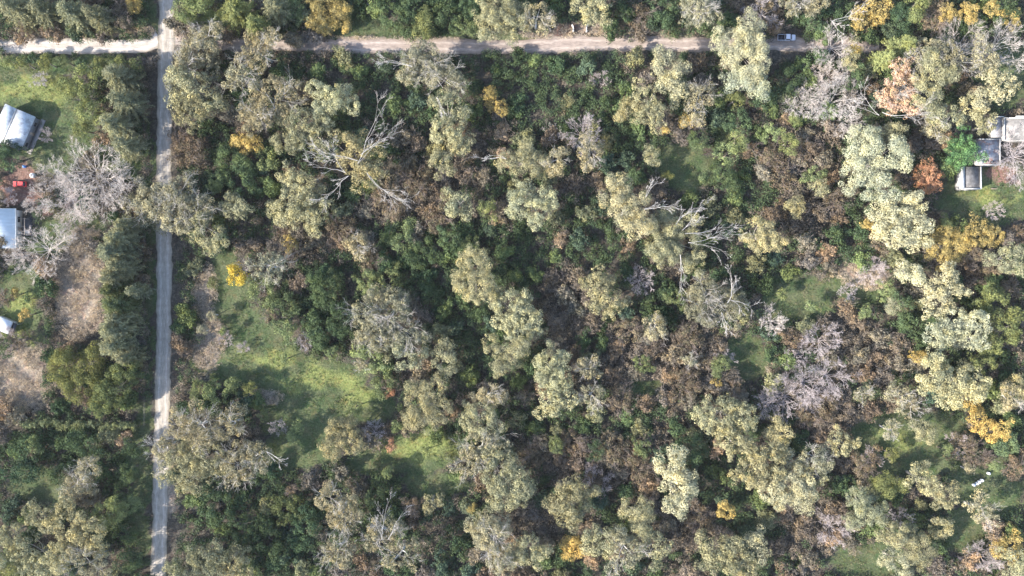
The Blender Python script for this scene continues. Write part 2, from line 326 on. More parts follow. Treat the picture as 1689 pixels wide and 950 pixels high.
def leafy_tree(sp, lobes, label=None, h=None, col=None, seed=0, dead=None, twig=None, group=None):
    s = SPEC[sp]; rng = np.random.default_rng(seed + 17); rnd = random.Random(seed)
    rm = max(l[2] for l in lobes) * S0
    H = h or min(s['h'] * rnd.uniform(0.88, 1.12), rm * 2.3 + 2.2)
    Ls = []
    for (x, y, r) in lobes:
        r *= S0 * 1.18; zc = max(r * 0.65, H - r * 0.72 - rnd.uniform(0, 0.12) * H * (len(lobes) > 1))
        p = W(x, y, zc); Ls.append((p[0], p[1], zc, r * (CAM_H - zc) / CAM_H))
    wsum = sum(l[3] ** 2 for l in Ls); bx = sum(l[0] * l[3] ** 2 for l in Ls) / wsum; by = sum(l[1] * l[3] ** 2 for l in Ls) / wsum
    root = empty(s['name'], (bx, by, 0))
    loc = [(x - bx, y - by, z, r) for x, y, z, r in Ls]
    kr = rng.uniform(0.68, 1.35); ks = rng.uniform(0.8, 1.25)
    V, F, T = crown_mesh(rng, loc, s['rc'] * kr * (1 if rm > 3 else 0.7), dens=(100 if rm > 3 else 140) / ks ** 1.6, size=(0.30 if rm > 3 else 0.24) * ks, cover=rng.uniform(2.1, 3.1), uneven=rng.uniform(0.4, 0.75))
    c = jitcol(rng, (0.52, 0.40, 0.07) if label and 'bright yellow' in label else col or s['col'])
    co = obj('crown', mesh_np('crown', V, F, M_LEAF, {'tint': T}), root, c)
    if sp in 'YASR': co.color = (*c, rng.uniform(0.25, 0.55) if rm > 3.4 else 0.6 if lobes[0][1] < 60 else 0.95)
    segs = []; tr = 0.05 + 0.022 * H + rm * 0.012; zt = min(l[2] for l in loc) * 0.55
    top = Vector((rnd.uniform(-.4, .4), rnd.uniform(-.4, .4), zt)); segs.append(((0, 0, 0), tuple(top * 0.5), tr * 1.25, tr * 0.9)); segs.append((tuple(top * 0.5), tuple(top), tr * 0.9, tr * 0.7))
    for (x, y, z, r) in loc:
        for k in range(3 if rm > 3 else 1):
            e = Vector((x + rnd.uniform(-.5, .5) * r, y + rnd.uniform(-.5, .5) * r, z + r * rnd.uniform(-0.4, 0.1))); mid = top.lerp(e, 0.5) + Vector((0, 0, -0.12 * r))
            segs += [(tuple(top), tuple(mid), tr * 0.45, tr * 0.28), (tuple(mid), tuple(e), tr * 0.28, tr * 0.1)]
    V, F = tubes(segs, 6); obj('trunk', mesh_np('trunk', V, F, M_BARK, smooth=True), root, s['bark'])
    tw = s.get('twig', 0) if twig is None else twig
    if tw and rm > 1.6:
        for (x, y, z, r) in loc:
            segs = []; st = (x, y, z + 0.1 * r)
            for k in range(int(4 * tw) + 1):
                a = rnd.uniform(0, 2 * PI)
                grow(rnd, st, (math.cos(a), math.sin(a), rnd.uniform(0.35, 1.0)), r * rnd.uniform(0.8, 1.05), 0.06, 2, segs, 0, 0.2, (4, 6), 0.5, 0.8, None, 0.018)
            V, F = tubes(segs, 3); obj('bare_branches', mesh_np('bare_branches', V, F, M_BARK), root, (0.46, 0.42, 0.38) if sp != 'R' else (0.24, 0.19, 0.165))
    for dd in (dead or []):       # long dead white limbs: (x0,y0,x1,y1) pixels
        x0, y0, x1, y1 = dd[:4]; segs = []
        a = Vector(W(x0, y0, H * 0.92)) - Vector((bx, by, 0)); b_ = Vector(W(x1, y1, H * 0.95)) - Vector((bx, by, 0)); L = (b_ - a).length
        for m in range(2):
            dv = (b_ - a).normalized() + Vector((rnd.gauss(0, .2), rnd.gauss(0, .2), rnd.gauss(0, .15))) * (m > 0)
            grow(rnd, a, dv, L * (1.0 if m == 0 else rnd.uniform(0.5, 0.85)), 0.07 if m == 0 else 0.045, 3, segs, 0.0, 0.17, (3, 6), 0.42, 0.55, L / 12, 0.016)
        V, F = tubes(segs, 4); obj('dead_limb', mesh_np('dead_limb', V, F, M_BARK), root, (0.50, 0.46, 0.43))
    if group: root['group'] = group
    cx = sum(l[0] for l in lobes) / len(lobes); cy = sum(l[1] for l in lobes) / len(lobes)
    root['category'] = s['cat']; LABELLED.append((root, size_word(rm) + ' ' + s['ph'], cx, cy, label))
    return root
def size_word(rm): return 'small' if rm < 2.6 else 'mid-sized' if rm < 5.2 else 'large'
def bare_tree(sp, x, y, r, label=None, seed=0, h=None, col=None, lean=None, dense=1.0):
    s = SPEC[sp]; rnd = random.Random(seed); rng = np.random.default_rng(seed); rm = r * S0
    H = h or min(s['h'], rm * 1.5 + 1.5); zc = H * 0.7; p = W(x, y, zc); root = empty(s['name'], (p[0], p[1], 0))
    segs = []; tr = 0.04 + 0.017 * rm; top = Vector((rnd.uniform(-.2, .2), rnd.uniform(-.2, .2), H * 0.28))
    V, F = tubes([((0, 0, 0), tuple(top), tr * 1.2, tr)], 6); c = jitcol(rng, col or s['col'], 0.06)
    obj('trunk', mesh_np('trunk', V, F, M_BARK, smooth=True), root, c)
    n = int((13 if rm > 3 else 9) * dense)
    for k in range(n):
        a = 2 * PI * k / n + rnd.uniform(-.3, .3); up = rnd.uniform(0.25, 1.1); d = Vector((math.cos(a), math.sin(a), up))
        if lean: d += Vector((lean[0], lean[1], 0))
        grow(rnd, top, d, rm * rnd.uniform(0.85, 1.1) * (1.0 + 0.15 * up), tr * 0.6, 3, segs, -0.02, 0.2, (5, 7), 0.48, 0.85, rm / 6.5, 0.017)
    V, F = tubes(segs, 3); obj('crown', mesh_np('bare_crown', V, F, M_BARK), root, c)
    root['category'] = s['cat']; LABELLED.append((root, size_word(rm) + ' ' + s['ph'], x, y, label)); return root
CONE_CACHE = {}
def conifer(sp, x, y, r, label=None, seed=0, h=None, col=None):
    s = SPEC[sp]; rng = np.random.default_rng(seed); H = h or s['h'] * rng.uniform(0.9, 1.1); rm = r * S0
    zc = H * 0.55; p = W(x, y, zc); root = empty(s['name'], (p[0], p[1], 0)); root.rotation_euler.z = 0
    C, Rr, D, T = [], [], [], []
    z = H * 0.15
    while z < H * 0.985:
        f = (1 - z / H); R0 = rm * (0.18 + 0.95 * f ** 0.75); nb = int(6 + 5 * f)
        for k in range(nb):
            a = rng.uniform(0, 2 * PI); L = R0 * rng.uniform(0.7, 1.15); tt = rng.uniform(0.3, 0.7); q = 0.35
            while q < L:
                C.append((q * math.cos(a), q * math.sin(a), z + 0.12 * q - 0.025 * q * q + rng.normal(0, .08))); Rr.append((0.30 + 0.30 * (1 - q / (L + .1))) * rng.uniform(0.8, 1.2) * 1.25)
                D.append((math.cos(a + rng.normal(0, .25)), math.sin(a + rng.normal(0, .25)), 0.1)); T.append(tt + 0.22 * q / (R0 + .1) - 0.1); q += 0.42
        z += H * 0.038
    V, F, T = leaf_cloud(rng, np.array(C), np.array(Rr), np.array(T), 55, 0.5, 0.32, -0.2, 0.6, 0.5, (0.4, 1.1), np.array(D))
    c = jitcol(rng, col or s['col'], 0.1)
    obj('crown', mesh_np('conifer_crown', V, F, M_LEAF, {'tint': T}), root, c)
    V, F = tubes([((0, 0, 0), (0, 0, H * 0.5), 0.28, 0.16), ((0, 0, H * 0.5), (0, 0, H * 0.96), 0.16, 0.04)], 6)
    obj('trunk', mesh_np('trunk', V, F, M_BARK, smooth=True), root, s['bark'])
    root['category'] = s['cat']; LABELLED.append((root, size_word(rm) + ' ' + s['ph'], x, y, label)); return root

# ------------------------------------------------------------------ the catalogue of trees: species, lobes (photo px), optional label, dead limbs
CAT = '''
P 25,15,32
P 72,18,30
P 120,22,30
P 160,26,22
R 202,30,20|dark brown leafless bush in the angle of the crossroads
R 42,49,9
Y 222,8,14|dull orange tree at the top edge beside the vertical road
O 303,12,22 330,8,16|sparse olive tree above the triangular green by the crossroads
Q 392,22,34|pale green feathery conifer left of the large yellow tree
Q 425,44,24
P 455,14,30
L 487,10,18
Y 540,14,32 528,34,22 558,28,22|large golden yellow tree on the lawn above the dirt road
D 648,28,26
D 683,12,24
L 702,42,20
D 735,24,26
L 768,42,20
D 790,12,24
G 828,20,34 850,38,24 812,45,22
W 885,28,26
G 962,12,24 985,22,20
R 1052,26,20
D 1095,18,26
W 1150,12,26 1165,25,18
D 1180,44,18
V 1262,18,26
C 1232,46,26 1206,72,25 1240,80,22 1230,102,24|tall pale gum leaning over the road beside the white pickup
C 1222,132,24 1245,140,20
O 1212,165,16
W 1314,4,20 1345,2,22|dead 1372,35,1420,18|dead 1372,35,1392,60
D 1342,34,18
Y 1446,10,30 1420,30,18|yellow edged grey tree at the top edge above the cross road
D 1488,28,24
Y 1563,16,14
Y 1592,26,14
R 1540,30,24
Y 1636,14,14
Y 1664,28,18
D 1655,8,18
O 1510,8,20
V 62,130,11|small whitish leafless shrub on the lawn above the gabled house
O 106,138,13
O 140,132,24 128,162,20 148,186,18|olive tree with yellowish edges right of the gabled house lawn
O 134,212,15
P 195,128,30
P 205,168,30
P 190,205,30
P 208,240,26
D 20,262,24|dark evergreen tree against the lower end of the gabled house
V 72,222,9
B 84,288,20
B 150,290,48
B 120,325,32
B 190,312,30
B 62,330,20
V 10,322,12
B 68,412,36|white leafless tree beside the blue roofed house
B 105,398,13
B 30,424,16
V 120,352,26
W 250,335,34 285,352,30
W 300,318,30 325,350,32
G 345,382,26
W 330,85,34 305,110,24 345,60,20
G 330,150,34 300,130,22
G 322,188,28
W 425,88,30 450,62,14
W 400,125,28
W 455,165,42 425,190,26
G 500,205,36 530,225,26
G 548,165,30 535,190,24
G 470,235,20
R 312,252,26|russet tree at the road's right edge under the pale gums
R 298,228,16
Y 402,232,18 418,240,14
L 442,262,17|small yellow green round tree left of the gum with long dead limbs
L 358,298,16
D 378,262,24
D 402,302,26
G 588,262,34 600,290,24 570,240,22|gum tree with long curling dead white limbs|dead 590,270,655,205|dead 595,255,640,225|dead 570,285,520,262|dead 575,290,535,330|dead 605,285,648,352|dead 590,265,525,245
G 490,318,36 480,345,34 520,345,28|broad grey olive gum left of the gum with long dead limbs
G 385,345,20 400,338,12
W 705,110,36 735,130,28 690,95,20|dead 680,110,640,88|dead 720,160,735,185
G 745,178,30 730,215,24
G 750,232,26 730,262,22
Y 808,155,12 818,168,14 824,182,10|yellow tree alone in the dark thicket below the cross road
G 835,272,20 868,262,20 890,268,18|cream gum with bare white twigs at its left tip|dead 835,262,795,250
W 912,265,18
B 914,220,13
V 962,222,24
W 975,250,22
G 756,336,22
G 858,330,24 885,345,28 900,325,20
V 990,130,12|small lilac grey bare tree in the dark thicket near the top road
C 1098,118,26 1112,140,22
G 1065,165,28 1080,190,22
G 1038,182,18
W 1155,158,24 1145,185,16
Y 1130,196,13
G 1075,260,14
C 1012,322,26 1036,345,34 1052,378,26|large yellowish gum left of the dead-limbed gum pair|dead 1065,325,1085,300|dead 1062,345,1110,338
G 1102,382,28 1130,405,32 1088,412,22|yellowish gum with a fan of dead white limbs on its right|dead 1130,385,1195,380|dead 1125,380,1165,345|dead 1115,370,1140,335|dead 1135,400,1205,405|dead 1122,420,1130,470
G 1245,385,28 1268,395,18
G 985,470,24 1003,492,26
V 1058,462,18
W 1162,478,26 1192,500,32 1150,502,22|gum with pale dead tips below the fan of dead limbs|dead 1205,495,1242,500|dead 1200,500,1225,462|dead 1190,515,1198,550
L 1112,488,16
W 1080,541,18|small pale round tree in the brown scrub
R 1040,545,22
R 1135,558,20
R 1075,575,18
L 1060,600,16
W 1138,594,11
V 1196,594,15
Y 1185,630,8
R 1125,630,24
R 1210,640,16
R 1025,655,22
G 785,440,30 770,462,26 795,475,28|broad pale gum alone above the middle of the forest
G 840,505,30 865,525,26 850,545,20
G 882,548,14
G 832,588,28 858,575,18
G 905,600,28 925,625,24
G 905,660,24 932,655,24
W 968,610,18
W 975,650,20
G 728,580,20 735,600,20
W 605,515,30 650,510,30 625,548,32 670,548,28|very broad grey gum in the middle of the light green bushes
L 612,592,26
G 668,590,24
W 590,405,20
W 442,440,28
L 432,478,24
L 468,500,24
R 448,518,13
L 470,540,18
V 500,562,13
Y 391,453,17|bright yellow tree at the left edge of the forest beside the clearing
R 500,395,28
Y 478,400,12
R 560,375,24
R 640,330,26
R 690,300,26
R 730,352,24
L 800,345,18
R 610,430,20
D 540,480,28
L 555,462,18
D 560,520,26
D 528,548,24
L 605,465,20
L 640,458,20
L 665,395,24
D 700,415,24
D 745,392,26
L 770,405,16
L 632,640,16
G 690,658,28 718,642,24 688,690,24 730,678,22|olive gum at the right edge of the grass clearing
G 790,692,32
W 805,650,20
W 795,738,36
G 825,772,36 850,800,34 830,815,30|big pale gum at the right end of the strip clearing
W 775,760,26
G 548,735,24 580,728,24 560,705,20|lone gum standing in the grass clearing
V 614,715,16
L 585,672,13
L 433,684,10
L 490,706,12
A 645,735,7
A 642,648,6
W 330,705,34 300,700,22
G 305,748,36 345,750,34 318,785,30|big pale gum overhanging the vertical road in the lower part
W 270,738,20
W 395,765,30 430,750,22|dead 440,745,470,770
W 380,700,26
L 360,650,20
L 330,640,16
D 362,835,32
D 398,868,32
D 350,790,16
L 475,840,26
D 440,890,30
R 482,808,9
D 505,870,28
W 545,820,20 572,852,26
W 640,870,24 620,890,22|dead 630,890,620,835|dead 640,890,665,850
W 560,905,28
W 660,915,30
G 712,828,16|small bright olive tree between the strip clearing and the dead-topped gums
R 683,832,14
Y 780,838,7
D 630,810,26
L 612,822,16
W 810,880,32 825,910,24
G 872,905,28
G 935,828,28 955,808,22 938,852,26
V 985,795,22
G 1045,842,26 1060,862,24|bright pale gum at the lower middle right of the yellow tree
Y 945,905,17|golden tree near the bottom edge in the middle
G 995,885,26
W 1032,908,30
G 1078,905,24
C 1108,772,26 1122,798,24 1112,832,18
G 1190,680,30 1228,688,24 1160,688,20
G 1205,725,30
G 1240,775,30 1270,755,30|pale gum cluster left of the big cream gum
C 1300,790,34 1280,815,26 1325,820,26
G 1385,730,21|small bright pale tree right of the lilac bare trees
W 1342,752,22
G 1292,716,20
G 1345,785,20
Y 1197,843,14|golden round shrub in the dark green thicket near the bottom
R 1155,862,20
V 1375,872,24|pinkish bare round tree in the brown thicket near the bottom
G 1180,905,28 1212,915,26
C 1250,895,20
G 1235,940,22
O 110,600,24 150,592,24 130,635,26
O 190,640,32 170,665,20 205,610,20|large olive tree right above the conifer hedge
D 50,742,22
L 55,735,14
D 145,732,22
D 215,738,14
D 212,775,16
D 205,810,18
L 212,832,16
W 128,798,24 145,770,16|brownish grey tree in the lower left thicket
D 105,785,18
D 35,780,22
G 110,865,32 150,880,28
G 45,905,34 80,935,26
G 100,915,26
W 150,925,30
D 205,875,22
D 208,925,20
O 20,945,22
G 70,850,24
O 175,845,22
G 20,880,22
G 314,938,28 345,920,28
G 380,925,28
L 410,945,22
R 10,490,12
Y 42,518,9|small yellow bush on the lawn beside the white roofed shed
Y 27,484,4
D 45,492,5
R 35,560,16
D 12,578,16
V 10,560,14
V 1300,655,32
V 1368,620,28
V 1330,632,28|lilac grey bare tree in the middle of the bare clump on the right
V 1268,665,20
R 1330,680,22
R 1362,665,22
V 1310,592,14
V 1355,562,24
R 1308,558,18
B 1276,530,18|small white bare tree beside the green patch right of centre
W 1420,650,14
W 1483,655,20
W 1500,670,16
G 1535,618,28 1570,632,34 1605,640,24|broad pale olive gum right of the lilac bare trees
O 1622,600,20
Y 1516,588,14
Y 1612,688,18 1632,712,16
Y 1655,705,14
R 1588,742,22
V 1580,735,14
C 1558,468,26 1545,498,24|cream white gum at the top of the cream gum cluster
C 1572,530,30 1598,555,26 1545,552,26 1610,525,16|cream white gum at the lower end of the cream gum cluster
O 1640,495,26
O 1658,545,28
G 1662,428,26
R 1620,432,24
Y 1545,405,24 1575,405,22 1560,425,16|yellow tree right of the cream green gum below the lawn
Y 1612,382,24 1640,390,18|orange yellow tree at the lower edge of the house lawn
R 1675,385,16
C 1455,355,26 1485,345,26 1478,385,28 1512,375,26|very pale gum just left of the yellow trees
C 1425,235,26 1468,255,32 1418,285,30 1455,310,26|big cream gum left of the orange red tree
G 1478,222,20
A 1525,285,22 1535,302,20|orange red tree beside the big cream gum
M 1585,240,24 1600,260,16 1580,265,16|round mid green tree against the flat roofed house
S 1488,138,24 1462,160,20 1502,170,20 1485,108,16|salmon brown withered tree with a fallen pale limb|dead 1450,190,1410,160|dead 1455,185,1530,215
Q 1490,78,26
Q 1455,98,20
G 1540,125,30 1525,160,24
W 1520,82,24
W 1570,102,26
B 1590,72,34
B 1650,78,34
W 1620,90,24
C 1650,142,26 1625,160,18
G 1600,178,20
G 1628,206,16
G 1555,190,24
W 1540,212,18
B 1378,74,25|white bare tree standing at the road below the white pickup
B 1378,165,32
B 1340,160,22
B 1318,172,18
B 1366,128,18
B 1396,196,22
B 1345,118,12
B 1395,120,16
G 1402,98,14
D 1412,132,18
D 1302,130,22
D 1262,165,18
L 1276,222,13
L 1310,196,7
Y 1405,82,10
G 1410,62,8
V 1640,345,12|small whitish bare shrub on the lawn below the flat roofed house
V 1682,255,36|large pinkish bare willow hanging over the terrace of the flat roofed house
D 1650,308,7|small round bush on the lawn right of the flat roofed house
L 1560,365,10
Y 1432,370,10
R 1455,400,20
C 1500,450,18
V 1440,445,18
C 1475,505,10
L 1462,478,16
D 1490,505,20
W 1468,708,14
G 1528,712,18 1512,704,12
R 1430,758,22
V 1440,752,14
G 1522,790,24
G 1562,818,20
O 1460,800,20
G 1432,842,30 1420,825,20|brownish pale gum left of the lower right grass
G 1478,882,24
G 1520,905,26
C 1482,928,24
V 1490,855,16
W 1620,842,22
G 1552,868,20
Y 1665,895,26|yellowish tree at the right edge near the bottom corner
G 1680,925,22
W 1668,655,20
G 1680,640,18
R 1620,760,14
V 1625,920,20
R 1672,770,18
L 1665,735,18
R 885,745,22
R 940,725,20
R 960,745,18
R 1015,740,24
L 1060,735,16
R 1055,775,22
D 985,745,16
L 920,735,14
D 1140,745,26
L 1190,600,16
L 520,588,10
L 548,584,11
L 470,592,7
W 598,602,11
L 642,622,10
L 655,702,8
O 450,738,11
L 702,745,8
O 738,752,10
L 762,742,12
W 335,545,8
V 372,560,9
W 350,520,7
V 400,575,8
O 640,780,9
O 412,640,9
L 385,632,11
V 455,702,12
L 365,545,6
O 352,470,7
L 480,722,8
L 1560,742,8
O 1470,748,10
W 1600,775,8
L 1640,770,9
O 1290,485,7
L 1340,505,8
V 1400,480,12
L 1425,515,10
O 1100,290,7
L 1160,290,7
O 40,105,10
O 75,102,11
L 105,100,10
D 135,104,11
O 165,104,9
L 15,102,10
D 55,98,9
O 200,102,9
L 225,104,10
R 1270,255,20
O 1300,235,16
R 1330,250,18
R 1290,290,20
L 1345,290,17
R 1375,330,20
G 1312,340,16
G 1350,310,14
L 1200,255,20
D 1222,205,22
L 1215,232,18
D 1195,290,20
R 1240,248,12
D 1150,228,16
L 1152,238,8
Y 1096,214,6
'''
def parse():
    seed = 100
    for ln in CAT.strip().splitlines():
        parts = ln.split('|'); sp, rest = parts[0].split(' ', 1)
        lobes = [tuple(float(v) for v in t.split(',')) for t in rest.split()]
        dead = [tuple(float(v) for v in p[5:].split(',')) for p in parts[1:] if p.startswith('dead ')]
        lab = next((p for p in parts[1:] if not p.startswith('dead ')), None)
        seed += 1; yield sp, lobes, lab, dead, seed
COVER = []      # circles (px,py,r,level) used by the filler
for sp, lobes, lab, dead, seed in parse():
    if sp in 'BV':
        x, y, r = lobes[0]; bare_tree(sp, x, y, r * 0.98, lab, seed)
    elif sp in 'PQ':
        x, y, r = lobes[0]; conifer(sp, x, y, r, lab, seed)
    else: leafy_tree(sp, lobes, lab, seed=seed, dead=dead)
    COVER += [(x, y, r * (0.5 if sp in 'BV' else 0.85)) for x, y, r in lobes]
# the row of pines along the vertical road
for i, y in enumerate(range(392, 570, 22)):
    rr = random.Random(i); x = 192 + rr.uniform(-6, 8); sp = 'Q' if i in (4, 5) else 'P'
    conifer(sp, x, y + rr.uniform(-3, 3), 31 + rr.uniform(-4, 5), None, 700 + i, col=(0.145, 0.165, 0.08) if sp == 'Q' else None); COVER.append((x, y, 34))
for i, (x, y, r) in enumerate([(212, 590, 22), (208, 372, 22), (225, 480, 16)]):
    conifer('P', x, y, r, None, 740 + i, h=12); COVER.append((x, y, r))

# ------------------------------------------------------------------ shrubs and thicket between the trees
ZD = [(700, 150, 260, 75), (880, 140, 90, 80), (1000, 170, 75, 120), (560, 190, 60, 80), (550, 500, 90, 70), (760, 400, 90, 40), (870, 430, 70, 60), (800, 560, 120, 80), (700, 25, 130, 45), (400, 290, 90, 70), (430, 860, 150, 80), (1205, 250, 45, 80),
      (380, 660, 70, 30), (1140, 745, 45, 55), (90, 750, 170, 60), (220, 830, 50, 120), (1240, 850, 60, 60), (640, 830, 70, 50), (920, 690, 90, 40), (1110, 25, 80, 30), (1560, 40, 200, 40), (360, 230, 60, 40), (1480, 520, 60, 50), (1050, 250, 50, 60), (980, 400, 60, 50),
      (1660, 700, 60, 80), (1330, 50, 60, 25), (1300, 140, 50, 40), (900, 20, 110, 40), (100, 100, 150, 14), (660, 440, 90, 60), (740, 480, 60, 60), (1400, 400, 40, 20)]
ZR = [(700, 320, 130, 80), (500, 400, 80, 40), (1320, 260, 75, 80), (1330, 350, 80, 45), (1100, 600, 130, 80), (1000, 750, 130, 60), (930, 500, 55, 130), (1420, 560, 90, 80), (1370, 690, 60, 60), (1330, 860, 80, 70), (1600, 430, 80, 30), (760, 240, 50, 60), (1120, 870, 60, 60), (320, 240, 50, 50), (1400, 740, 80, 60), (1250, 20, 80, 40), (860, 860, 70, 60), (350, 720, 90, 40)]
KEEP = [(232, 780, 292, 1060), (1272, 42, 1326, 98), (4, 274, 72, 332), (0, 62, 262, 92), (258, -50, 290, 1000), (285, 60, 1470, 88), (0, 110, 125, 290), (0, 330, 60, 600), (1560, 185, 1700, 360), (-10, 560, 70, 680), (80, 400, 170, 570), (242, 0, 262, 800), (915, 35, 990, 62)]
rng = np.random.default_rng(11); rnd = random.Random(5)
NX, NY = 1900 // 4, 1120 // 4; gx = np.arange(NX) * 4 - 100; gy = np.arange(NY) * 4 - 80; GX, GY = np.meshgrid(gx, gy)
cov = np.zeros((NY, NX)); blk = np.zeros((NY, NX), bool)
for x, y, r in COVER: cov = np.maximum(cov, (((GX - x) ** 2 + (GY - y) ** 2) < (r * 0.92) ** 2).astype(float))
gr = region(GX.astype(float), GY.astype(float), GRASS); blk |= gr > 0.35
for x0, y0, x1, y1 in KEEP: blk |= (GX > x0) & (GX < x1) & (GY > y0) & (GY < y1)
def cell(a, x, y): return a[min(NY - 1, max(0, int((y + 80) / 4))), min(NX - 1, max(0, int((x + 100) / 4)))]
def zone(x, y):
    d = max(0.0, max(1 - math.hypot((x - e[0]) / e[2], (y - e[1]) / e[3]) for e in ZD)); r = max(0.0, max(1 - math.hypot((x - e[0]) / e[2], (y - e[1]) / e[3]) for e in ZR))
    v = d - r + rnd.gauss(0, 0.22) + 0.25 * math.sin(x / 37 + 3 * math.sin(y / 53)) * math.sin(y / 41)
    return 'D' if v > -0.13 else 'R'
def shrub_variant(kind, i):
    g = np.random.default_rng(900 + i * 7 + (kind == 'R') * 300); lob = [(0, 0, 2.0, 1.7)]
    for _ in range(int(g.integers(2, 6))):
        a = g.uniform(0, 2 * PI); q = g.uniform(0.8, 1.9); lob.append((q * math.cos(a), q * math.sin(a), g.uniform(1.2, 2.7), g.uniform(0.55, 1.35)))
    V, F, T = crown_mesh(g, lob, 0.62 if kind == 'D' else 0.55, dens=95 if kind == 'D' else 95, size=0.30, cover=2.3 if kind == 'D' else 2.1)
    segs = []; r2 = random.Random(i)
    for k in range(5):
        a = r2.uniform(0, 2 * PI); segs.append(((0.1 * math.cos(a), 0.1 * math.sin(a), 0), (1.0 * math.cos(a), 1.0 * math.sin(a), 2.2), 0.07, 0.03))
    n0 = len(F)
    if kind == 'R':
        for k in range(5):
            a = r2.uniform(0, 2 * PI); grow(r2, (0, 0, 1.2), (math.cos(a), math.sin(a), r2.uniform(0.4, 1.2)), 2.3, 0.05, 2, segs, 0, 0.2, (2, 3), 0.55, 0.8, None, 0.02)
    V2, F2 = tubes(segs, 4); me = mesh_np(('evergreen' if kind == 'D' else 'brown') + '_shrub', np.concatenate([V, V2]), np.concatenate([F, F2 + len(V)]), [M_LEAF, M_BARK2], {'tint': np.concatenate([T, np.full(len(F2), 0.9)])})
    mi = np.zeros(len(me.polygons), np.int32); mi[n0:] = 1; me.polygons.foreach_set('material_index', mi); return me
M_BARK2, nt_, b_ = newmat('shrub_bark', 0.95); b_.inputs['Base Color'].default_value = (0.20, 0.165, 0.14, 1)
VAR = {'D': [shrub_variant('D', i) for i in range(14)], 'R': [shrub_variant('R', i) for i in range(12)]}
HUES = {'D': [('dark green', (0.072, 0.106, 0.054)), ('bluish green', (0.082, 0.116, 0.078)), ('fresh green', (0.135, 0.175, 0.075)), ('olive green', (0.195, 0.20, 0.115))],
        'R': [('russet brown', (0.19, 0.145, 0.105)), ('purplish brown', (0.165, 0.142, 0.12)), ('tan brown', (0.28, 0.21, 0.145)), ('dull grey brown', (0.205, 0.18, 0.135))]}
WT = {'D': [0.34, 0.20, 0.26, 0.20], 'R': [0.20, 0.30, 0.18, 0.32]}
placed = []; count = {'D': 0, 'R': 0}
def free_spot(x, y, r):
    if cell(blk, x, y): return False
    if cell(cov, x, y) > 0: return False
    return all((x - a) ** 2 + (y - b) ** 2 > ((r + c) * 0.74) ** 2 for a, b, c in placed)
def shrub(kind, x, y, r):
    hw = rnd.choices(range(4), WT[kind])[0]; hue, col = HUES[kind][hw]; h = r * S0 * rnd.uniform(0.9, 1.25); p = W(x, y, h * 0.8)
    o = obj('evergreen_shrub' if kind == 'D' else 'brown_shrub', rnd.choice(VAR[kind])); o.location = (p[0], p[1], 0)
    k = r * S0 / 2.35; o.scale = (k * rnd.uniform(.9, 1.1), k * rnd.uniform(.9, 1.1), k * rnd.uniform(0.85, 1.25)); o.rotation_euler.z = rnd.uniform(0, 6.28)
    o.color = (*jitcol(rng, col, 0.12), 1)
    tag(o, None, 'shrub', 'evergreen shrubs filling the woodland' if kind == 'D' else 'brown shrubs filling the woodland')
    LABELLED.append((o, ('small ' if r < 12.5 else 'broad ') + hue + (' leafy shrub' if kind == 'D' else ' twiggy shrub'), x, y, None)); placed.append((x, y, r)); count[kind] += 1
for r0, r1, tries in ((15, 19, 6000), (11.5, 15, 14000), (9.5, 12, 20000)):
    for _ in range(tries):
        x, y = rnd.uniform(-5, 1695), rnd.uniform(-5, 955); r = rnd.uniform(r0, r1)
        if free_spot(x, y, r):
            k = zone(x, y)
            if count[k] < (290 if k == 'D' else 290): shrub(k, x, y, r)
print('shrubs', count)
# the rest of the undergrowth as one mass per kind
def thicket():
    acc = {'D': ([], [], []), 'R': ([], [], [])}
    n = 0
    for _ in range(150000):
        x, y = rnd.uniform(-95, 1790), rnd.uniform(-75, 1030)
        if cell(blk, x, y): continue
        c = cell(cov, x, y)
        if c > 0 and rnd.random() < 0.6: continue
        r = rnd.uniform(4.5, 10.5) * S0
        if any((x - a) ** 2 + (y - b) ** 2 < (q * 0.55) ** 2 for a, b, q in placed): continue
        n += 1
        if n > 17000: break
        k = zone(x, y); z = rnd.uniform(0.3, 2.2) * (0.6 if c > 0 else 1); p = W(x, y, z); acc[k][0].append(p); acc[k][1].append(r); acc[k][2].append(rnd.uniform(0.2, 0.8))
        for _k in range(2):
            q = rnd.uniform(0.5, 1.0); a = rnd.uniform(0, 6.28); acc[k][0].append((p[0] + q * math.cos(a), p[1] + q * math.sin(a), z + rnd.uniform(-.4, .6))); acc[k][1].append(r * rnd.uniform(.4, .7)); acc[k][2].append(rnd.uniform(0.2, 0.9))
    for k, nm, lab, col in (('D', 'evergreen_undergrowth', 'dark green leafy undergrowth covering the woodland floor', (0.075, 0.105, 0.055)), ('R', 'brown_undergrowth', 'brown twiggy undergrowth covering the woodland floor', (0.175, 0.145, 0.115))):
        C, Rr, T = acc[k]; V, F, T = leaf_cloud(rng, np.array(C), np.array(Rr), np.array(T), 34, 0.38, 0.7, -0.1, 0.5, 0.9, (0.5, 1.1))
        tag(obj(nm, mesh_np(nm, V, F, M_LEAF, {'tint': T}), None, col), lab, 'undergrowth', kind='stuff')
thicket()
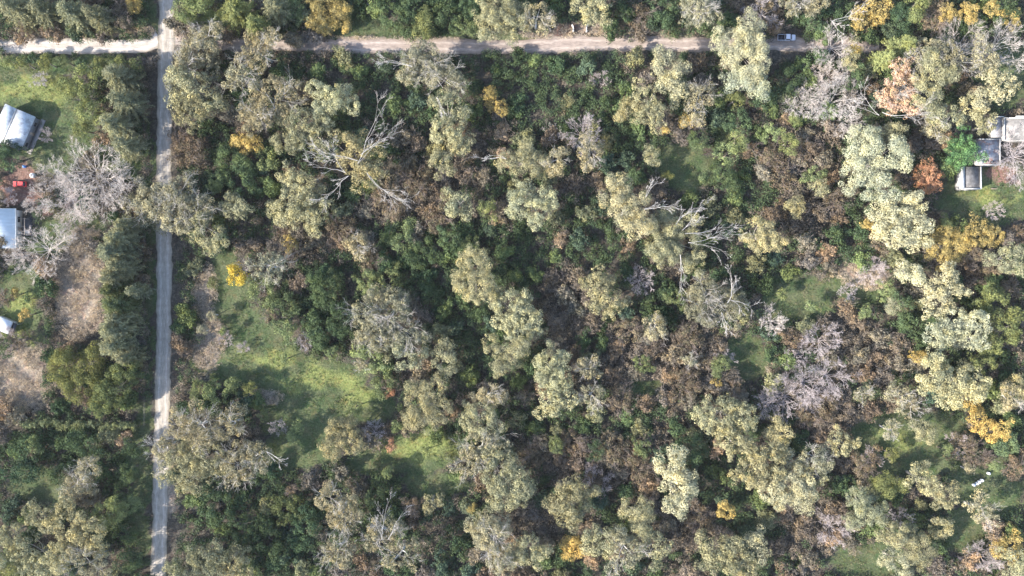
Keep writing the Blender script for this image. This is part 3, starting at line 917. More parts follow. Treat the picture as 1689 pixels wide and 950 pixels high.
# tufts of grass, dry brush
def tufts(name, L, n, col, lab, cat, size, hgt, thr=0.15, seed=1):
    g = np.random.default_rng(seed); w = np.array([e[2] * e[3] for e in L], float); w /= w.sum(); pick = g.choice(len(L), n, p=w); E = np.array(L, float)[pick]
    a = g.uniform(0, 2 * PI, n); q = np.sqrt(g.uniform(0, 1, n)) * 0.98; X = E[:, 0] + np.cos(a) * q * E[:, 2]; Y = E[:, 1] + np.sin(a) * q * E[:, 3]
    # patchy: keep where a wavy field is high
    f = np.sin(X / 9 + 2 * np.sin(Y / 13)) + np.sin(Y / 7 + 2 * np.sin(X / 11)) + g.normal(0, 0.9, n); ok = f > thr
    for x0, y0, x1, y1 in ((-9, 64, 262, 89), (257, -50, 288, 1000), (285, 64, 1470, 88)): ok &= ~((X > x0) & (X < x1) & (Y > y0) & (Y < y1))
    X, Y = X[ok], Y[ok]; P = np.stack([(X - 844.5) * S0, (475 - Y) * S0, np.full(len(X), hgt * 0.3)], 1)
    V, F, T = leaf_cloud(g, P, np.full(len(P), size) * g.uniform(0.5, 1.3, len(P)), np.clip(g.normal(0.5, 0.22, len(P)), 0, 1), 60, 0.26, 0.45, 0.0, 0.8, hgt / size, (0.4, 1.1))
    tag(obj(name, mesh_np(name, V, F, M_LEAF, {'tint': T}), None, col), lab, cat, kind='stuff')
tufts('grass', GRASS, 11000, (0.105, 0.145, 0.05), 'short tufts of green grass in the clearings and lawns', 'grass', 0.30, 0.3, -0.3, 1)
tufts('weeds', GRASS, 6500, (0.20, 0.185, 0.12), 'pale weeds scattered through the grass of the clearings', 'weeds', 0.42, 0.5, 0.6, 2)
tufts('dry_brush', DRY, 17000, (0.44, 0.36, 0.275), 'straw coloured dry brush on the verges and the fallow field', 'brush', 0.55, 1.1, -0.6, 3)

# ------------------------------------------------------------------ conifer hedge (lower left)
def hedge(px0, py0, px1, py1, wd, h, col, label, seed):
    g = np.random.default_rng(seed); n = int(math.hypot(px1 - px0, py1 - py0) * S0 * 11); t = g.uniform(0, 1, n); off = g.normal(0, 0.45, n) * wd
    zz = g.uniform(0.3, 1, n) * h; x = px0 + (px1 - px0) * t; y = py0 + (py1 - py0) * t + 2 * np.sin(t * 19); off *= 1.25 - 0.6 * zz / h
    x0, y0, _ = W((px0 + px1) / 2, (py0 + py1) / 2)
    P = np.stack([(x - 844.5) * S0 - x0, (475 - y) * S0 + off - y0, zz], 1); D = np.stack([g.normal(0, .3, n), np.sign(off), np.full(n, 0.3)], 1)
    V, F, T = leaf_cloud(g, P, g.uniform(0.4, 0.75, n), np.clip(g.normal(0.5, 0.2, n), 0, 1), 55, 0.55, 0.3, -0.2, 0.6, 0.8, (0.3, 1.2), D)
    root = empty('conifer_hedge', (x0, y0, 0)); tag(root, label, 'hedge'); obj('foliage', mesh_np('hedge_foliage', V, F, M_LEAF, {'tint': T}), root, col)
    for k in range(13):
        q = W(px0 + (px1 - px0) * k / 12, py0 + (py1 - py0) * k / 12); V, F = tubes([((q[0] - x0, q[1] - y0, 0), (q[0] - x0, q[1] - y0, h * 0.8), 0.1, 0.04)], 5)
        obj('stem', mesh_np('stem', V, F, M_BARK), root, (0.2, 0.16, 0.13))
hedge(40, 694, 232, 700, 1.5, 4.2, (0.20, 0.22, 0.115), 'long pale green conifer hedge running left from the vertical road', 4)

# ------------------------------------------------------------------ buildings, vehicles and small things
def paint(name, col, rough=0.7, var=0.15, scale=1.5, metal=0.0):
    m, nt, b = newmat(name, rough); tc = nd(nt, 'ShaderNodeTexCoord'); P = tc.outputs['Object']
    c = mixc(nt, 1.0, col, ramp(nt, noise(nt, scale, 6, 0.7, P), [(0.3, 1 - var), (0.7, 1 + var * 0.6)]), 'MULTIPLY')
    nt.links.new(c, b.inputs['Base Color']); b.inputs['Metallic'].default_value = metal; return m
def sheet_metal(name, col, axis, rough=0.4, stain=0.12, dirt=None, pitch=5.0):
    m, nt, b = newmat(name, rough); tc = nd(nt, 'ShaderNodeTexCoord'); P = tc.outputs['Object']
    mp = nd(nt, 'ShaderNodeMapping'); nt.links.new(P, mp.inputs[0]); mp.inputs['Scale'].default_value = (0.25, 2.2, 1) if axis == 'X' else (2.2, 0.25, 1)
    c = mixc(nt, 1.0, col, ramp(nt, noise(nt, 1, 5, 0.6, mp.outputs[0]), [(0.3, 1 - stain), (0.7, 1 + stain * 0.5)]), 'MULTIPLY')
    if dirt: c = mixc(nt, ramp(nt, noise(nt, 0.5, 5, 0.7, P), [(0.48, 0), (0.62, 0.8)]), c, dirt)
    wv = nd(nt, 'ShaderNodeTexWave', wave_type='BANDS', bands_direction='Y' if axis == 'X' else 'X'); nt.links.new(P, wv.inputs[0]); wv.inputs['Scale'].default_value = pitch * 0.3
    c = mixc(nt, 1.0, c, ramp(nt, wv.outputs['Fac'], [(0.0, 0.86), (0.25, 1.0), (1.0, 1.03)]), 'MULTIPLY')
    nt.links.new(c, b.inputs['Base Color']); bp = nd(nt, 'ShaderNodeBump'); bp.inputs['Strength'].default_value = 0.5; bp.inputs['Distance'].default_value = 0.05
    nt.links.new(wv.outputs['Fac'], bp.inputs['Height']); nt.links.new(bp.outputs[0], b.inputs['Normal']); return m
def hexa(name, P8, mat, parent=None):
    """8 corners: bottom 4 then top 4, counter-clockwise"""
    F = [(3, 2, 1, 0), (4, 5, 6, 7), (0, 1, 5, 4), (1, 2, 6, 5), (2, 3, 7, 6), (3, 0, 4, 7)]
    return obj(name, mesh_np(name, P8, F, mat), parent)
def box(name, x0, y0, z0, x1, y1, z1, mat, parent=None):
    return hexa(name, [(x0, y0, z0), (x1, y0, z0), (x1, y1, z0), (x0, y1, z0), (x0, y0, z1), (x1, y0, z1), (x1, y1, z1), (x0, y1, z1)], mat, parent)
def joinV(parts):
    V, F, o = [], [], 0
    for v, f in parts: V.append(np.asarray(v, float)); F.append(np.asarray(f) + o); o += len(v)
    return np.concatenate(V), np.concatenate(F)
BF = [(3, 2, 1, 0), (4, 5, 6, 7), (0, 1, 5, 4), (1, 2, 6, 5), (2, 3, 7, 6), (3, 0, 4, 7)]
def bx(x0, y0, z0, x1, y1, z1): return ([(x0, y0, z0), (x1, y0, z0), (x1, y1, z0), (x0, y1, z0), (x0, y0, z1), (x1, y0, z1), (x1, y1, z1), (x0, y1, z1)], BF)
def bxs(name, L, mat, parent=None): V, F = joinV([bx(*b) for b in L]); return obj(name, mesh_np(name, V, F, mat), parent)
def cyl(name, x, y, z0, z1, r0, r1, mat, parent=None, n=16, axis='Z', rings=None):
    prof = rings or [(z0, r0), (z1, r1)]; V = []; F = []
    prof = [(prof[0][0], 0.001)] + prof + [(prof[-1][0], 0.001)]
    for z, r in prof:
        for k in range(n):
            a = 2 * PI * k / n; c, s = r * math.cos(a), r * math.sin(a)
            V.append((x + c, y + s, z) if axis == 'Z' else (x + c, z, y + s))
    for i in range(len(prof) - 1):
        for k in range(n): F.append((i * n + k, i * n + (k + 1) % n, (i + 1) * n + (k + 1) % n, (i + 1) * n + k))
    return obj(name, mesh_np(name, V, F, mat), parent)
glass = newmat('dark_glass', 0.08)[0]; glass.node_tree.nodes['Principled BSDF'].inputs['Base Color'].default_value = (0.02, 0.025, 0.035, 1); glass.node_tree.nodes['Principled BSDF'].inputs['Specular IOR Level'].default_value = 0.6
rubber = paint('rubber', (0.02, 0.02, 0.02), 0.8); rim_m = paint('wheel_rim', (0.5, 0.5, 0.52), 0.35, metal=0.6); dark = paint('dark_trim', (0.05, 0.05, 0.06), 0.7)
plaster = paint('white_plaster', (0.62, 0.60, 0.57), 0.85, 0.2, 0.8); plaster_w = paint('weathered_plaster', (0.36, 0.345, 0.33), 0.85, 0.35, 0.7); wood = paint('grey_wood', (0.32, 0.27, 0.23), 0.9, 0.3, 3)

def gabled_house():
    # roof corners measured on the photo, at their heights
    r1, r2 = Vector(W(27.4, 179.5, 5.0)), Vector(W(2.5, 236.7, 5.0)); e1 = Vector(W(58.5, 193, 3.4))
    u = (r1 - r2); u.z = 0; Ld = u.length; u.normalize(); v = Vector((u.y, -u.x, 0)); hw = (e1 - r1).dot(v); hw = abs(hw)
    mid = (r1 + r2) / 2; rz = math.atan2(u.y, u.x); root = empty('gabled_house', (mid.x, mid.y, 0), rz); tag(root, 'white and pale blue metal roofed gabled house on the sunlit lawn', 'house')
    L, w, o = Ld / 2, hw, 0.45       # local x along the ridge, local -y is the side towards the road
    wl = w - o; gl = L - o; zt = 3.4 + 1.6 * o / w - 0.12
    plaster = paint('shade_darkened_wall', (0.20, 0.21, 0.24), 0.85, 0.2)  # wall colour darkened and cooled, painting in the shade on the road side
    box('wall', -gl, -wl, 0, -gl + 0.2, wl, zt, plaster, root); box('wall', gl - 0.2, -wl, 0, gl, wl, zt, plaster, root)
    box('wall', -gl + 0.2, -wl, 0, gl - 0.2, -wl + 0.2, zt, plaster, root); box('wall', -gl + 0.2, wl - 0.2, 0, gl - 0.2, wl, zt, plaster, root)
    for sx in (-1, 1):
        x0, x1 = sorted((sx * (gl - 0.2), sx * gl)); V = [(x0, -wl, zt), (x1, -wl, zt), (x1, wl, zt), (x0, wl, zt), (x0, 0, 4.86), (x1, 0, 4.86)]
        F = [(0, 1, 5, 4), (2, 3, 4, 5), (0, 4, 3, 3), (1, 2, 5, 5)]
        me = bpy.data.meshes.new('gable'); me.from_pydata(V, [], [(0, 1, 5, 4), (2, 3, 4, 5), (0, 4, 3), (1, 2, 5), (3, 2, 1, 0)]); me.materials.append(plaster); obj('gable', me, root)
    t = 0.09
    for s in (-1, 1):
        V = [(-L, 0, 5.0 - t), (L, 0, 5.0 - t), (L, s * w, 3.4 - t), (-L, s * w, 3.4 - t), (-L, 0, 5.0), (L, 0, 5.0), (L, s * w, 3.4), (-L, s * w, 3.4)]
        if s < 0: V = [V[i] for i in (3, 2, 1, 0, 7, 6, 5, 4)]
        hexa('roof', V, sheet_metal('roof_metal', (0.55, 0.57, 0.59), 'Y', 0.5, 0.2, (0.26, 0.25, 0.26)), root)
    box('ridge_cap', -L, -0.14, 4.97, L, 0.14, 5.03, plaster_w, root)
    for k, x in enumerate((-3.2, 0.3, 3.3)):
        if k == 1: d = box('door', x - 0.45, -wl - 0.03, 0.1, x + 0.45, -wl - 0.004, 2.15, wood, root); box('handle', x + 0.3, -wl - 0.08, 1.0, x + 0.35, -wl - 0.032, 1.1, dark, d)
        else: wdo = box('window', x - 0.6, -wl - 0.025, 1.0, x + 0.6, -wl - 0.004, 2.1, glass, root); bxs('frame', [(x - 0.68, -wl - 0.06, 0.92, x - 0.6, -wl - 0.002, 2.18), (x + 0.6, -wl - 0.06, 0.92, x + 0.68, -wl - 0.002, 2.18), (x - 0.6, -wl - 0.06, 2.1, x + 0.6, -wl - 0.002, 2.18), (x - 0.6, -wl - 0.06, 0.92, x + 0.6, -wl - 0.002, 1.0)], plaster, wdo)
    box('paved_apron', -L, -w - 0.9, 0.02, L, -wl - 0.005, 0.1, paint('concrete', (0.3, 0.27, 0.26), 0.9), root)
gabled_house()
def blue_house():
    z = 3.4; x1, y1, _ = W(26, 344, z); _, y0, _ = W(26, 409.5, z); x0 = x1 - 15; root = empty('blue_roofed_house', ((x0 + x1) / 2, (y0 + y1) / 2, 0)); tag(root, 'flat light blue metal roofed house at the edge of the white bare trees', 'house')
    a, b = (x1 - x0) / 2, (y1 - y0) / 2; o = 0.35
    box('roof', -a, -b, z - 0.1, a, b, z, sheet_metal('blue_roof', (0.58, 0.62, 0.64), 'X', 0.45, 0.16, pitch=4), root)
    bxs('roof_trim', [(a + 0.003, -b, z - 0.16, a + 0.06, b, z + 0.04), (-a, b + 0.003, z - 0.16, a, b + 0.06, z + 0.04)], plaster, root)
    box('wall', a - o - 0.2, -b + o, 0, a - o, b - o, z - 0.104, plaster, root); box('wall', -a, -b + o, 0, a - o - 0.2, -b + o + 0.2, z - 0.104, plaster, root); box('wall', -a, b - o - 0.2, 0, a - o - 0.2, b - o, z - 0.104, plaster, root)
    d = box('door', a - o + 0.004, -0.5, 0.1, a - o + 0.04, 0.5, 2.2, wood, root); w_ = box('window', a - o + 0.004, 2.0, 1.0, a - o + 0.03, 3.6, 2.2, glass, root); bxs('frame', [(a - o + 0.002, 1.9, 0.9, a - o + 0.07, 2.0, 2.3), (a - o + 0.002, 3.6, 0.9, a - o + 0.07, 3.7, 2.3), (a - o + 0.002, 2.0, 2.2, a - o + 0.07, 3.6, 2.3)], plaster, w_)
    # timber patio frame beside the house
    px, py, _ = W(36, 374, 1.2); p = empty('patio_frame', (px, py, 0)); tag(p, 'open timber patio frame beside the blue roofed house', 'patio frame')
    for sx in (-1.7, 1.7):
        for sy in (-2.3, 2.3): box('post', sx - 0.06, sy - 0.06, 0, sx + 0.06, sy + 0.06, 2.3, wood, p)
    for sy in (-2.3, 0, 2.3): box('beam', -1.9, sy - 0.05, 2.304, 1.9, sy + 0.05, 2.45, wood, p)
    for sx in (-1.7, 1.7): box('beam', sx - 0.05, -2.5, 2.454, sx + 0.05, 2.5, 2.58, wood, p)
    box('deck', -2.2, -2.7, 0.02, 2.2, 2.7, 0.12, paint('dark_deck', (0.09, 0.085, 0.09), 0.9), p)
    tx, ty, _ = W(48, 383); q = empty('garden_table', (tx, ty, 0)); tag(q, 'small pale garden table next to the timber patio frame', 'table'); box('table_top', -0.7, -0.4, 0.7, 0.7, 0.4, 0.75, plaster, q)
    for sx in (-0.6, 0.6):
        for sy in (-0.3, 0.3): box('leg', sx - 0.03, sy - 0.03, 0, sx + 0.03, sy + 0.03, 0.698, plaster, q)
blue_house()
def white_shed():
    z = 2.5; c = Vector(W(4.5, 536, z)); a = math.atan2(-9, 22); root = empty('white_shed', (c.x, c.y, 0), a); tag(root, 'little white roofed shed with a dark glazed end on the lower lawn', 'shed')
    box('wall', -2.4, -1.75, 0, 2.3, 1.75, z - 0.12, plaster, root); V = [(-2.6, -1.95, z - .1), (2.5, -1.95, z - .1), (2.5, 1.95, z - .1), (-2.6, 1.95, z - .1), (-2.6, -1.95, z), (2.5, -1.95, z), (2.5, 1.95, z + 0.25), (-2.6, 1.95, z + 0.25)]
    hexa('roof', V, sheet_metal('white_roof', (0.72, 0.70, 0.70), 'Y', 0.4, 0.08), root)
    w_ = box('window', 2.304, -1.2, 0.9, 2.34, 1.0, 2.0, glass, root); bxs('frame', [(2.302, -1.3, 0.8, 2.4, -1.2, 2.1), (2.302, 1.0, 0.8, 2.4, 1.1, 2.1), (2.302, -1.2, 2.0, 2.4, 1.0, 2.1)], plaster, w_)
    bxs('awning', [(2.31, -1.75, 2.15, 3.6, 1.75, 2.22)], dark, root); 
    for s in (-1.6, 1.6): box('awning_post', 3.4, s - 0.05, 0, 3.5, s + 0.05, 2.146, plaster, root)
white_shed()

def loft(name, secs, mat, parent):
    """closed sections along x: list of (x, [(y,z)...]) -> mesh"""
    n = len(secs[0][1]); V = [(x, y, z) for x, s in secs for y, z in s]; F = []
    for i in range(len(secs) - 1):
        for k in range(n): F.append((i * n + k, i * n + (k + 1) % n, (i + 1) * n + (k + 1) % n, (i + 1) * n + k))
    me = bpy.data.meshes.new(name); F.append(tuple(range(n))[::-1]); F.append(tuple(range((len(secs) - 1) * n, len(secs) * n))); me.from_pydata(V, [], F); me.materials.append(mat); return obj(name, me, parent)
def sec(w, z0, z1, sh=0.88): return [(-w, z0), (w, z0), (w * 1.0, (z0 + z1) / 2), (w * sh, z1), (-w * sh, z1), (-w, (z0 + z1) / 2)]
def vehicle(name, label, cat, loc, rz, col, kind):
    root = empty(name, loc, rz); tag(root, label, cat); body = paint(name + '_paint', col, 0.35, 0.05)
    if kind == 'pickup':
        L = 2.6; loft('body', [(-0.55, sec(0.88, 0.42, 1.0)), (1.3, sec(0.88, 0.42, 1.0)), (2.3, sec(0.86, 0.42, 0.95)), (2.6, sec(0.78, 0.45, 0.82))], body, root)
        loft('cab', [(-0.5, sec(0.84, 1.0, 1.01, 1)), (-0.42, sec(0.82, 1.0, 1.62, 0.86)), (0.75, sec(0.82, 1.0, 1.64, 0.86)), (1.4, sec(0.84, 1.0, 1.01, 1))], body, root)
        bd = bxs('bed', [(-2.6, -0.86, 0.5, -0.56, 0.86, 0.6)], dark, root)
        for s in (-1, 1): y0, y1 = sorted((s * 0.80, s * 0.88)); box('bed_side', -2.6, y0, 0.605, -0.56, y1, 1.02, body, bd)
        box('tailgate', -2.68, -0.88, 0.55, -2.604, 0.88, 1.02, body, root)
        fx = (1.45, -1.7); ws = [(0.82, -0.66, 1.60), (1.36, -0.76, 1.05), (1.36, 0.76, 1.05), (0.82, 0.66, 1.60)]; rw = [(-0.47, -0.6, 1.5), (-0.52, -0.7, 1.1), (-0.52, 0.7, 1.1), (-0.47, 0.6, 1.5)]; front = 2.6
    else:
        L = 1.95; loft('body', [(-1.95, sec(0.74, 0.4, 0.85)), (-1.7, sec(0.82, 0.35, 0.92)), (0.9, sec(0.84, 0.35, 0.92)), (1.8, sec(0.80, 0.38, 0.78)), (1.97, sec(0.7, 0.42, 0.65))], body, root)
        loft('cab', [(-1.75, sec(0.74, 0.92, 0.93, 1)), (-1.3, sec(0.74, 0.92, 1.40, 0.84)), (0.1, sec(0.75, 0.92, 1.43, 0.84)), (0.95, sec(0.78, 0.92, 0.93, 1))], body, root)
        fx = (1.25, -1.2); ws = [(0.18, -0.58, 1.41), (0.9, -0.70, 0.96), (0.9, 0.70, 0.96), (0.18, 0.58, 1.41)]; rw = [(-1.36, -0.55, 1.37), (-1.76, -0.66, 0.97), (-1.76, 0.66, 0.97), (-1.36, 0.55, 1.37)]; front = 1.97
    def pane(nm, Q, off):
        Q = [Vector(q) + Vector(off) for q in Q]; n = (Q[1] - Q[0]).cross(Q[3] - Q[0]).normalized() * 0.02; V = [tuple(q - n) for q in Q] + [tuple(q + n) for q in Q]; hexa(nm, V, glass, root)
    pane('windshield', ws, (0.03, 0, 0.03)); pane('rear_window', rw, (-0.03, 0, 0.02))
    for s in (-1, 1):
        x0, x1 = (-0.35, 0.85) if kind == 'pickup' else (-1.3, 0.35); z1 = 1.54 if kind == 'pickup' else 1.33; z0 = 1.06 if kind == 'pickup' else 0.98
        pane('side_window', [(x0, s * 0.83, z0), (x1 + 0.15, s * 0.84, z0), (x1, s * 0.76, z1), (x0, s * 0.76, z1)], (0, s * 0.01, 0))
        for x in fx:
            y = s * 0.80; w_ = cyl('wheel', x, 0.33, y - 0.1, y + 0.1, 0.33, 0.33, rubber, root, 18, 'Y'); cyl('rim', x, 0.33, y + s * 0.102, y + s * 0.115, 0.2, 0.2, rim_m, w_, 14, 'Y')
        box('headlight', front - 0.06, s * 0.56 - 0.14, 0.62, front + 0.015, s * 0.56 + 0.14, 0.75, plaster, root)
        box('mirror', 0.9 if kind == 'pickup' else 0.55, s * 0.98 - 0.09, 1.02, 1.02 if kind == 'pickup' else 0.67, s * 0.98 + 0.09, 1.16, dark, root)
p = W(1296, 64.0); vehicle('pickup_truck', 'white pickup truck with an open dark bed parked on the shaded cross road', 'pickup truck', (p[0], p[1] + 0.15, 0.014), 0.0, (0.62, 0.64, 0.72), 'pickup')
p = W(35, 304); vehicle('parked_car', 'small red car parked under the white bare trees', 'car', (p[0], p[1], 0.006), R_(178), (0.62, 0.075, 0.07), 'car')

def flat_house():
    plaster = paint('parapet_paint', (0.42, 0.41, 0.40), 0.85, 0.35, 0.9)
    root = empty('flat_roofed_house', W(1640, 250)); tag(root, 'pale flat roofed house with white parapets at the right edge lawn', 'house'); ox, oy, _ = W(1640, 250)
    def block(x0, y0, x1, y1, z, wallm, roofm, par=(1, 1, 1, 1), pw=0.25, ph=0.35, roofname='roof'):
        a = W(x0, y1, z); b = W(x1, y0, z); X0, Y0, X1, Y1 = a[0] - ox, a[1] - oy, b[0] - ox, b[1] - oy; t = 0.2
        for r in ((X0, Y0, X0 + t, Y1), (X1 - t, Y0, X1, Y1), (X0 + t, Y0, X1 - t, Y0 + t), (X0 + t, Y1 - t, X1 - t, Y1)): box('wall', r[0], r[1], 0, r[2], r[3], z - 0.15, wallm, root)
        box(roofname, X0, Y0, z - 0.146, X1, Y1, z, roofm, root); L = []
        if par[0]: L.append((X0, Y0, z + 0.003, X0 + pw * (3.2 if par[0] == 2 else 1), Y1, z + ph))
        if par[1]: L.append((X1 - pw * (par[1] == 1 or 1), Y0, z + 0.003, X1, Y1, z + ph))
        if par[2]: L.append((X0 + pw * (3.2 if par[0] == 2 else 1 if par[0] else 0), Y0, z + 0.003, X1 - (pw if par[1] else 0), Y0 + pw, z + ph))
        if par[3]: L.append((X0 + pw * (3.2 if par[0] == 2 else 1 if par[0] else 0), Y1 - pw, z + 0.003, X1 - (pw if par[1] else 0), Y1, z + ph))
        if L: bxs('parapet', L, plaster, root)
        return X0, Y0, X1, Y1
    grey = paint('grey_screed', (0.24, 0.225, 0.215), 0.9, 0.45, 0.5); stained = paint('stained_screed', (0.17, 0.16, 0.155), 0.9, 0.6, 1.0)
    r = block(1655, 194, 1790, 231, 3.5, plaster_w, grey, (1, 0, 0, 1)); bxs('roof_step', [(r[0] + 3.6, r[3] + 0.004, 3.3, r[2], r[3] + 0.5, 3.8)], plaster, root)
    block(1637, 192, 1655, 226, 3.1, plaster_w, sheet_metal('grey_sheets', (0.27, 0.265, 0.28), 'X', 0.5, 0.2, (0.2, 0.18, 0.16)), (0, 0, 0, 1))
    x0, y0, x1, y1 = block(1613, 229, 1649.5, 272, 2.9, plaster_w, sheet_metal('rusty_sheets', (0.27, 0.28, 0.31), 'X', 0.5, 0.2, (0.24, 0.12, 0.09), 3), (0, 1, 1, 1), 0.2, 0.25)
    a, b, c, d = block(1584, 275, 1618, 312, 2.7, plaster_w, stained, (2, 1, 1, 0), 0.32, 0.4)
    wdo = box('window', (a + c) / 2 - 0.7, b - 0.03, 0.9, (a + c) / 2 + 0.7, b - 0.004, 2.0, glass, root); box('sill', (a + c) / 2 - 0.8, b - 0.12, 0.8, (a + c) / 2 + 0.8, b - 0.004, 0.895, plaster, wdo)
    dr = box('door', x1 + 0.004, y0 + 2.2, 0.1, x1 + 0.05, y0 + 3.1, 2.15, wood, root); box('handle', x1 + 0.052, y0 + 2.95, 1.0, x1 + 0.09, y0 + 3.02, 1.1, dark, dr)
    for k, (px, py, r, h, lab, m) in enumerate([(1618, 268, 0.42, 0.9, 'round white water tank at the corner of the rusty sheet roof', plaster), (1637, 267, 0.36, 0.7, 'dark round water tank on the rusty sheet roof', dark)]):
        q = W(px, py, 3.4); t = empty('roof_tank', (q[0], q[1], 2.905)); tag(t, lab, 'water tank'); cyl('tank_body', 0, 0, 0, h, r, r, m, t, 18); cyl('lid', 0, 0, h + 0.003, h + 0.08, r * 0.5, r * 0.4, m, t, 14)
    q = W(1626, 266, 3.1); t = empty('stacked_crate', (q[0], q[1], 2.905)); tag(t, 'small pale crate between the two tanks on the rusty sheet roof', 'crate'); bxs('side_board', [(-.4, -.3, 0, .4, -.26, .4), (-.4, .26, 0, .4, .3, .4), (-.4, -.26, 0, -.36, .26, .4), (.36, -.26, 0, .4, .26, .4)], wood, t); box('base', -.355, -.255, 0.003, .355, .255, .05, wood, t)
flat_house()
# white tank and blue drum beside the red car
p = W(57, 290); t = empty('water_tank', (p[0], p[1], 0)); tag(t, 'round white water tank under the bare trees near the red car', 'water tank'); cyl('tank_body', 0, 0, 0, 0, 0, 0, plaster, t, 20, rings=[(0.005, 0.7), (0.9, 0.72), (1.0, 0.68), (1.25, 0.68), (1.35, 0.5), (1.42, 0.25)]); cyl('lid', 0, 0, 1.425, 1.5, 0.22, 0.2, dark, t)
p = W(42, 275); t = empty('blue_drum', (p[0], p[1], 0)); tag(t, 'blue drum standing between the dark tree and the white water tank', 'drum'); bl = paint('blue_plastic', (0.10, 0.25, 0.62), 0.5); cyl('drum_body', 0, 0, 0, 0, 0, 0, bl, t, 18, rings=[(0.005, 0.36), (0.35, 0.40), (0.4, 0.37), (0.75, 0.40), (0.9, 0.37)]); cyl('lid', 0, 0, 0.903, 0.95, 0.33, 0.33, bl, t)
# white drums on the lower right grass
wp = paint('white_plastic', (0.78, 0.79, 0.80), 0.5, 0.05)
for k, (x, y, lab) in enumerate([(1605, 799, 'white drum at the lower left end of the row of four'), (1610, 796.5, 'second white drum from the lower left end of the row'), (1613.5, 794, 'third white drum from the lower left end of the row'), (1618, 791.5, 'white drum at the upper right end of the row of four'), (1629, 780, 'single white drum lying apart above the row of four')]):
    p = W(x, y); t = empty('white_drum', (p[0], p[1], 0)); tag(t, lab + ' on the grass', 'drum', 'white drums on the grass'); cyl('drum_body', 0, 0, 0, 0, 0, 0, wp, t, 18, rings=[(0.005, 0.40), (0.3, 0.44), (0.35, 0.41), (0.65, 0.44), (0.85, 0.40), (0.9, 0.36)]); cyl('lid', 0, 0, 0.903, 0.95, 0.30, 0.28, wp, t); cyl('cap', 0.12, 0, 0.953, 0.99, 0.05, 0.05, dark, t, 8)
# gate pillars with curved wing walls
for nm, x, s in (('left', 945, -1), ('right', 967, 1)):
    p = W(x, 48); t = empty('gate_pillar', (p[0], p[1], 0)); tag(t, 'pale curved gate wing wall, %s one of the pair at the driveway' % nm, 'gate pillar', 'gate wing walls at the driveway')
    pts = [(0.0, -0.75), (0.05, -0.3), (0.02, 0.2), (-0.12, 0.6), (-0.4, 0.85)]; pts = [(q[0] * (-s) if s > 0 else q[0], q[1]) for q in pts]; parts = []
    for (a, b), (c, d) in zip(pts, pts[1:]):
        n = Vector((-(d - b), c - a)).normalized() * 0.11; parts.append(([(a + n.x, b + n.y, 0), (a - n.x, b - n.y, 0), (c - n.x, d - n.y, 0), (c + n.x, d + n.y, 0), (a + n.x, b + n.y, 1.5), (a - n.x, b - n.y, 1.5), (c - n.x, d - n.y, 1.5), (c + n.x, d + n.y, 1.5)], BF))
    V, F = joinV(parts); obj('wing_wall', mesh_np('wing_wall', V, F, plaster), t); box('pillar', pts[0][0] - 0.2, -1.1, 0, pts[0][0] + 0.2, -0.76, 1.75, plaster, t); box('pillar_cap', pts[0][0] - 0.26, -1.16, 1.754, pts[0][0] + 0.26, -0.70, 1.85, plaster_w, t)
def fence(label, pts, gap=3.0, h=1.2, name='wire_fence'):
    P = [Vector(W(*q)) for q in pts]; root = empty(name, tuple(P[0])); tag(root, label, 'fence'); o = P[0]; segs = []; posts = []
    for a, b in zip(P, P[1:]):
        n = max(1, round((b - a).length / gap)); posts += [a.lerp(b, k / n) - o for k in range(n)]
        for z in (0.35, 0.75, 1.1): segs.append((tuple(a - o + Vector((0, 0, z))), tuple(b - o + Vector((0, 0, z))), 0.02, 0.02))
    posts.append(P[-1] - o)
    for q in posts: V, F = tubes([((q.x, q.y, 0), (q.x, q.y, h), 0.08, 0.07)], 6); obj('post', mesh_np('post', V, F, wood), root)
    V, F = tubes(segs, 4); obj('wire', mesh_np('wire', V, F, wood), root)
fence('wire fence with a corner on the triangular green beside the crossroads', [(298, 33), (317, 48), (348, 42), (376, 36)])
fence('short inner fence on the triangular green beside the crossroads', [(318, 35), (338, 38), (352, 37)])
fence('long wire fence between the pine row and the vertical road', [(240, 95), (240, 700)], 5.5)
# fallen log near the large yellow tree
a, b = Vector(W(594, -3)), Vector(W(622, 22)); root = empty('fallen_log', tuple(a)); tag(root, 'bare grey fallen log lying on the grass right of the large yellow tree', 'log'); d = b - a
V, F = tubes([((0, 0, 0.3), tuple(d * 0.5 + Vector((0.1, 0, 0.3))), 0.34, 0.3), (tuple(d * 0.5 + Vector((0.1, 0, 0.3))), tuple(d + Vector((0, 0, 0.28))), 0.3, 0.24)], 9); obj('log_stem', mesh_np('log_stem', V, F, M_BARK, smooth=True), root, (0.36, 0.32, 0.30))
for k, t in enumerate((0.3, 0.7)):
    q = d * t; V, F = tubes([((q.x, q.y, 0.4), (q.x + 0.8, q.y + 0.9 * (1 - 2 * k), 0.7), 0.1, 0.04)], 5); obj('stub', mesh_np('stub', V, F, M_BARK), root, (0.36, 0.32, 0.30))


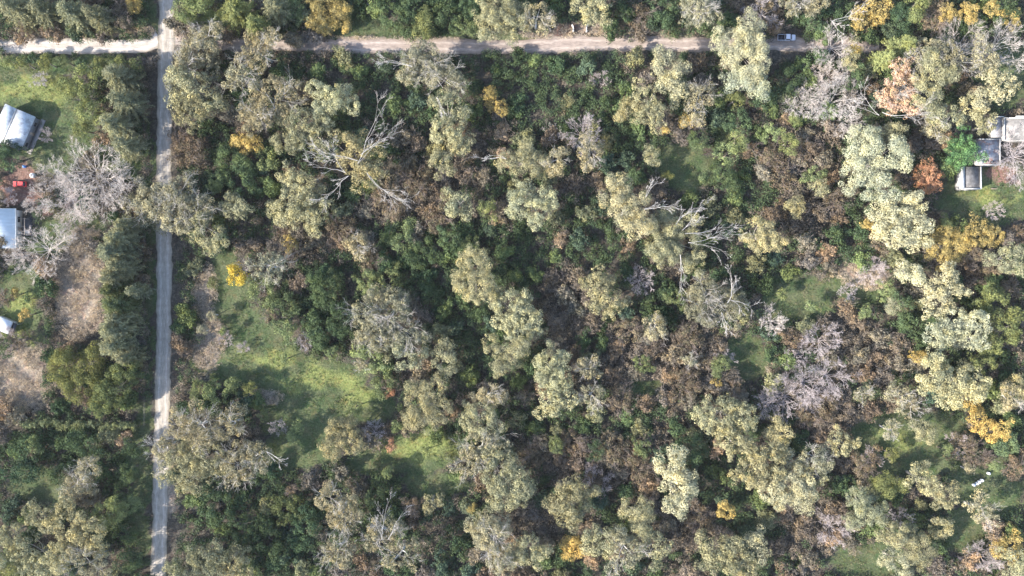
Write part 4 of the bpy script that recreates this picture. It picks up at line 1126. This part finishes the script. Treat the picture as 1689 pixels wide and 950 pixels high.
# ------------------------------------------------------------------ labels for the trees and shrubs: what they stand beside
MARKS = [(275, 75, 'the crossroads'), (30, 210, 'the white gabled house'), (10, 378, 'the blue roofed house'), (8, 537, 'the white roofed shed'), (391, 453, 'the bright yellow clearing tree'), (540, 22, 'the large yellow roadside tree'),
 (590, 265, 'the gum with curling dead limbs'), (815, 168, 'the lone yellow thicket tree'), (956, 46, 'the pale gate pillars'), (1297, 62, 'the white pickup'), (1488, 145, 'the salmon brown tree'), (1530, 293, 'the orange red tree'),
 (1625, 260, 'the flat roofed house'), (1610, 790, 'the white drums'), (565, 722, 'the lone clearing gum'), (1080, 541, 'the pale round scrub tree'), (1125, 275, 'the small green glade'), (1330, 640, 'the lilac bare clump'),
 (165, 630, 'the olive tree by the hedge'), (195, 470, 'the pine row'), (1197, 843, 'the golden round shrub'), (1575, 520, 'the cream gum cluster'), (1575, 400, 'the yellow trees under the lawn'), (785, 460, 'the broad pale mid-forest gum'),
 (630, 530, 'the very broad grey gum'), (1130, 395, 'the fan of dead limbs'), (945, 905, 'the golden tree near the bottom edge'), (712, 828, 'the small bright olive tree'), (990, 130, 'the lilac thicket tree'), (330, 760, 'the gum overhanging the road'),
 (1370, 155, 'the white bare roadside trees'), (1450, 255, 'the big cream gum'), (1375, 872, 'the pinkish bare round tree'), (128, 798, 'the brownish tree under the hedge'), (1310, 495, 'the green patch'), (850, 265, 'the cream gum with white twigs'),
 (1665, 895, 'the yellowish corner tree'), (1236, 70, 'the gum over the cross road'), (150, 300, 'the white bare trees by the red car'), (1440, 725, 'the lower right meadow'), (690, 670, 'the clearing edge gum'), (50, 925, 'the bottom left corner'), (500, 402, 'the russet patch'), (1035, 345, 'the large yellowish gum')]
ORD = ['', 'second ', 'third ', 'fourth ', 'fifth ', 'sixth ', 'seventh ', 'eighth ', 'ninth ', 'tenth ', 'eleventh ', 'twelfth ']
used = {o[4] for o in LABELLED if o[4]}; bins = {}
for o, ph, x, y, lab in LABELLED:
    if lab: o['label'] = lab; continue
    d, mx, my, nm = min((math.hypot(x - m[0], y - m[1]), m[0], m[1], m[2]) for m in MARKS if math.hypot(x - m[0], y - m[1]) > 6)
    dx, dy = x - mx, y - my
    rel = ('right of ' if dx > 0 else 'left of ') if abs(dx) > abs(dy) * 1.3 else ('below ' if dy > 0 else 'above ') if abs(dy) > abs(dx) * 1.3 else ('below right of ' if dx > 0 else 'below left of ') if dy > 0 else ('above right of ' if dx > 0 else 'above left of ')
    bins.setdefault((ph, rel, nm), []).append((d, o.name, o))
for (ph, rel, nm), L in bins.items():
    L.sort(key=lambda t: t[:2])
    for i, (_, _, o) in enumerate(L): lb = (ORD[i] + ph + ' ' + rel + nm).strip(); o['label'] = lb if len(lb.split()) <= 16 else lb.replace(' tree with pale branches', '').replace(' leafy', '').replace(' twiggy', '')

# ------------------------------------------------------------------ thin haze volume added to lift the dark tones
def build_haze():
    V = [(x, y, z) for z in (-1.0, 217.0) for x, y in ((-2900, -2900), (2900, -2900), (2900, 2900), (-2900, 2900))]
    m = bpy.data.materials.new('haze'); m.use_nodes = True; nt = m.node_tree; nt.nodes.clear(); out = nd(nt, 'ShaderNodeOutputMaterial'); v = nd(nt, 'ShaderNodeVolumePrincipled')
    v.inputs['Density'].default_value = 0.000035; v.inputs['Color'].default_value = (0.92, 0.94, 0.97, 1); v.inputs['Anisotropy'].default_value = 0.0
    nt.links.new(v.outputs[0], out.inputs['Volume']); o = hexa('haze', V, m); tag(o, 'thin pale haze added over the woodland to lift its shadows', 'haze', kind='stuff')
build_haze()
sc.cycles.volume_bounces = 0
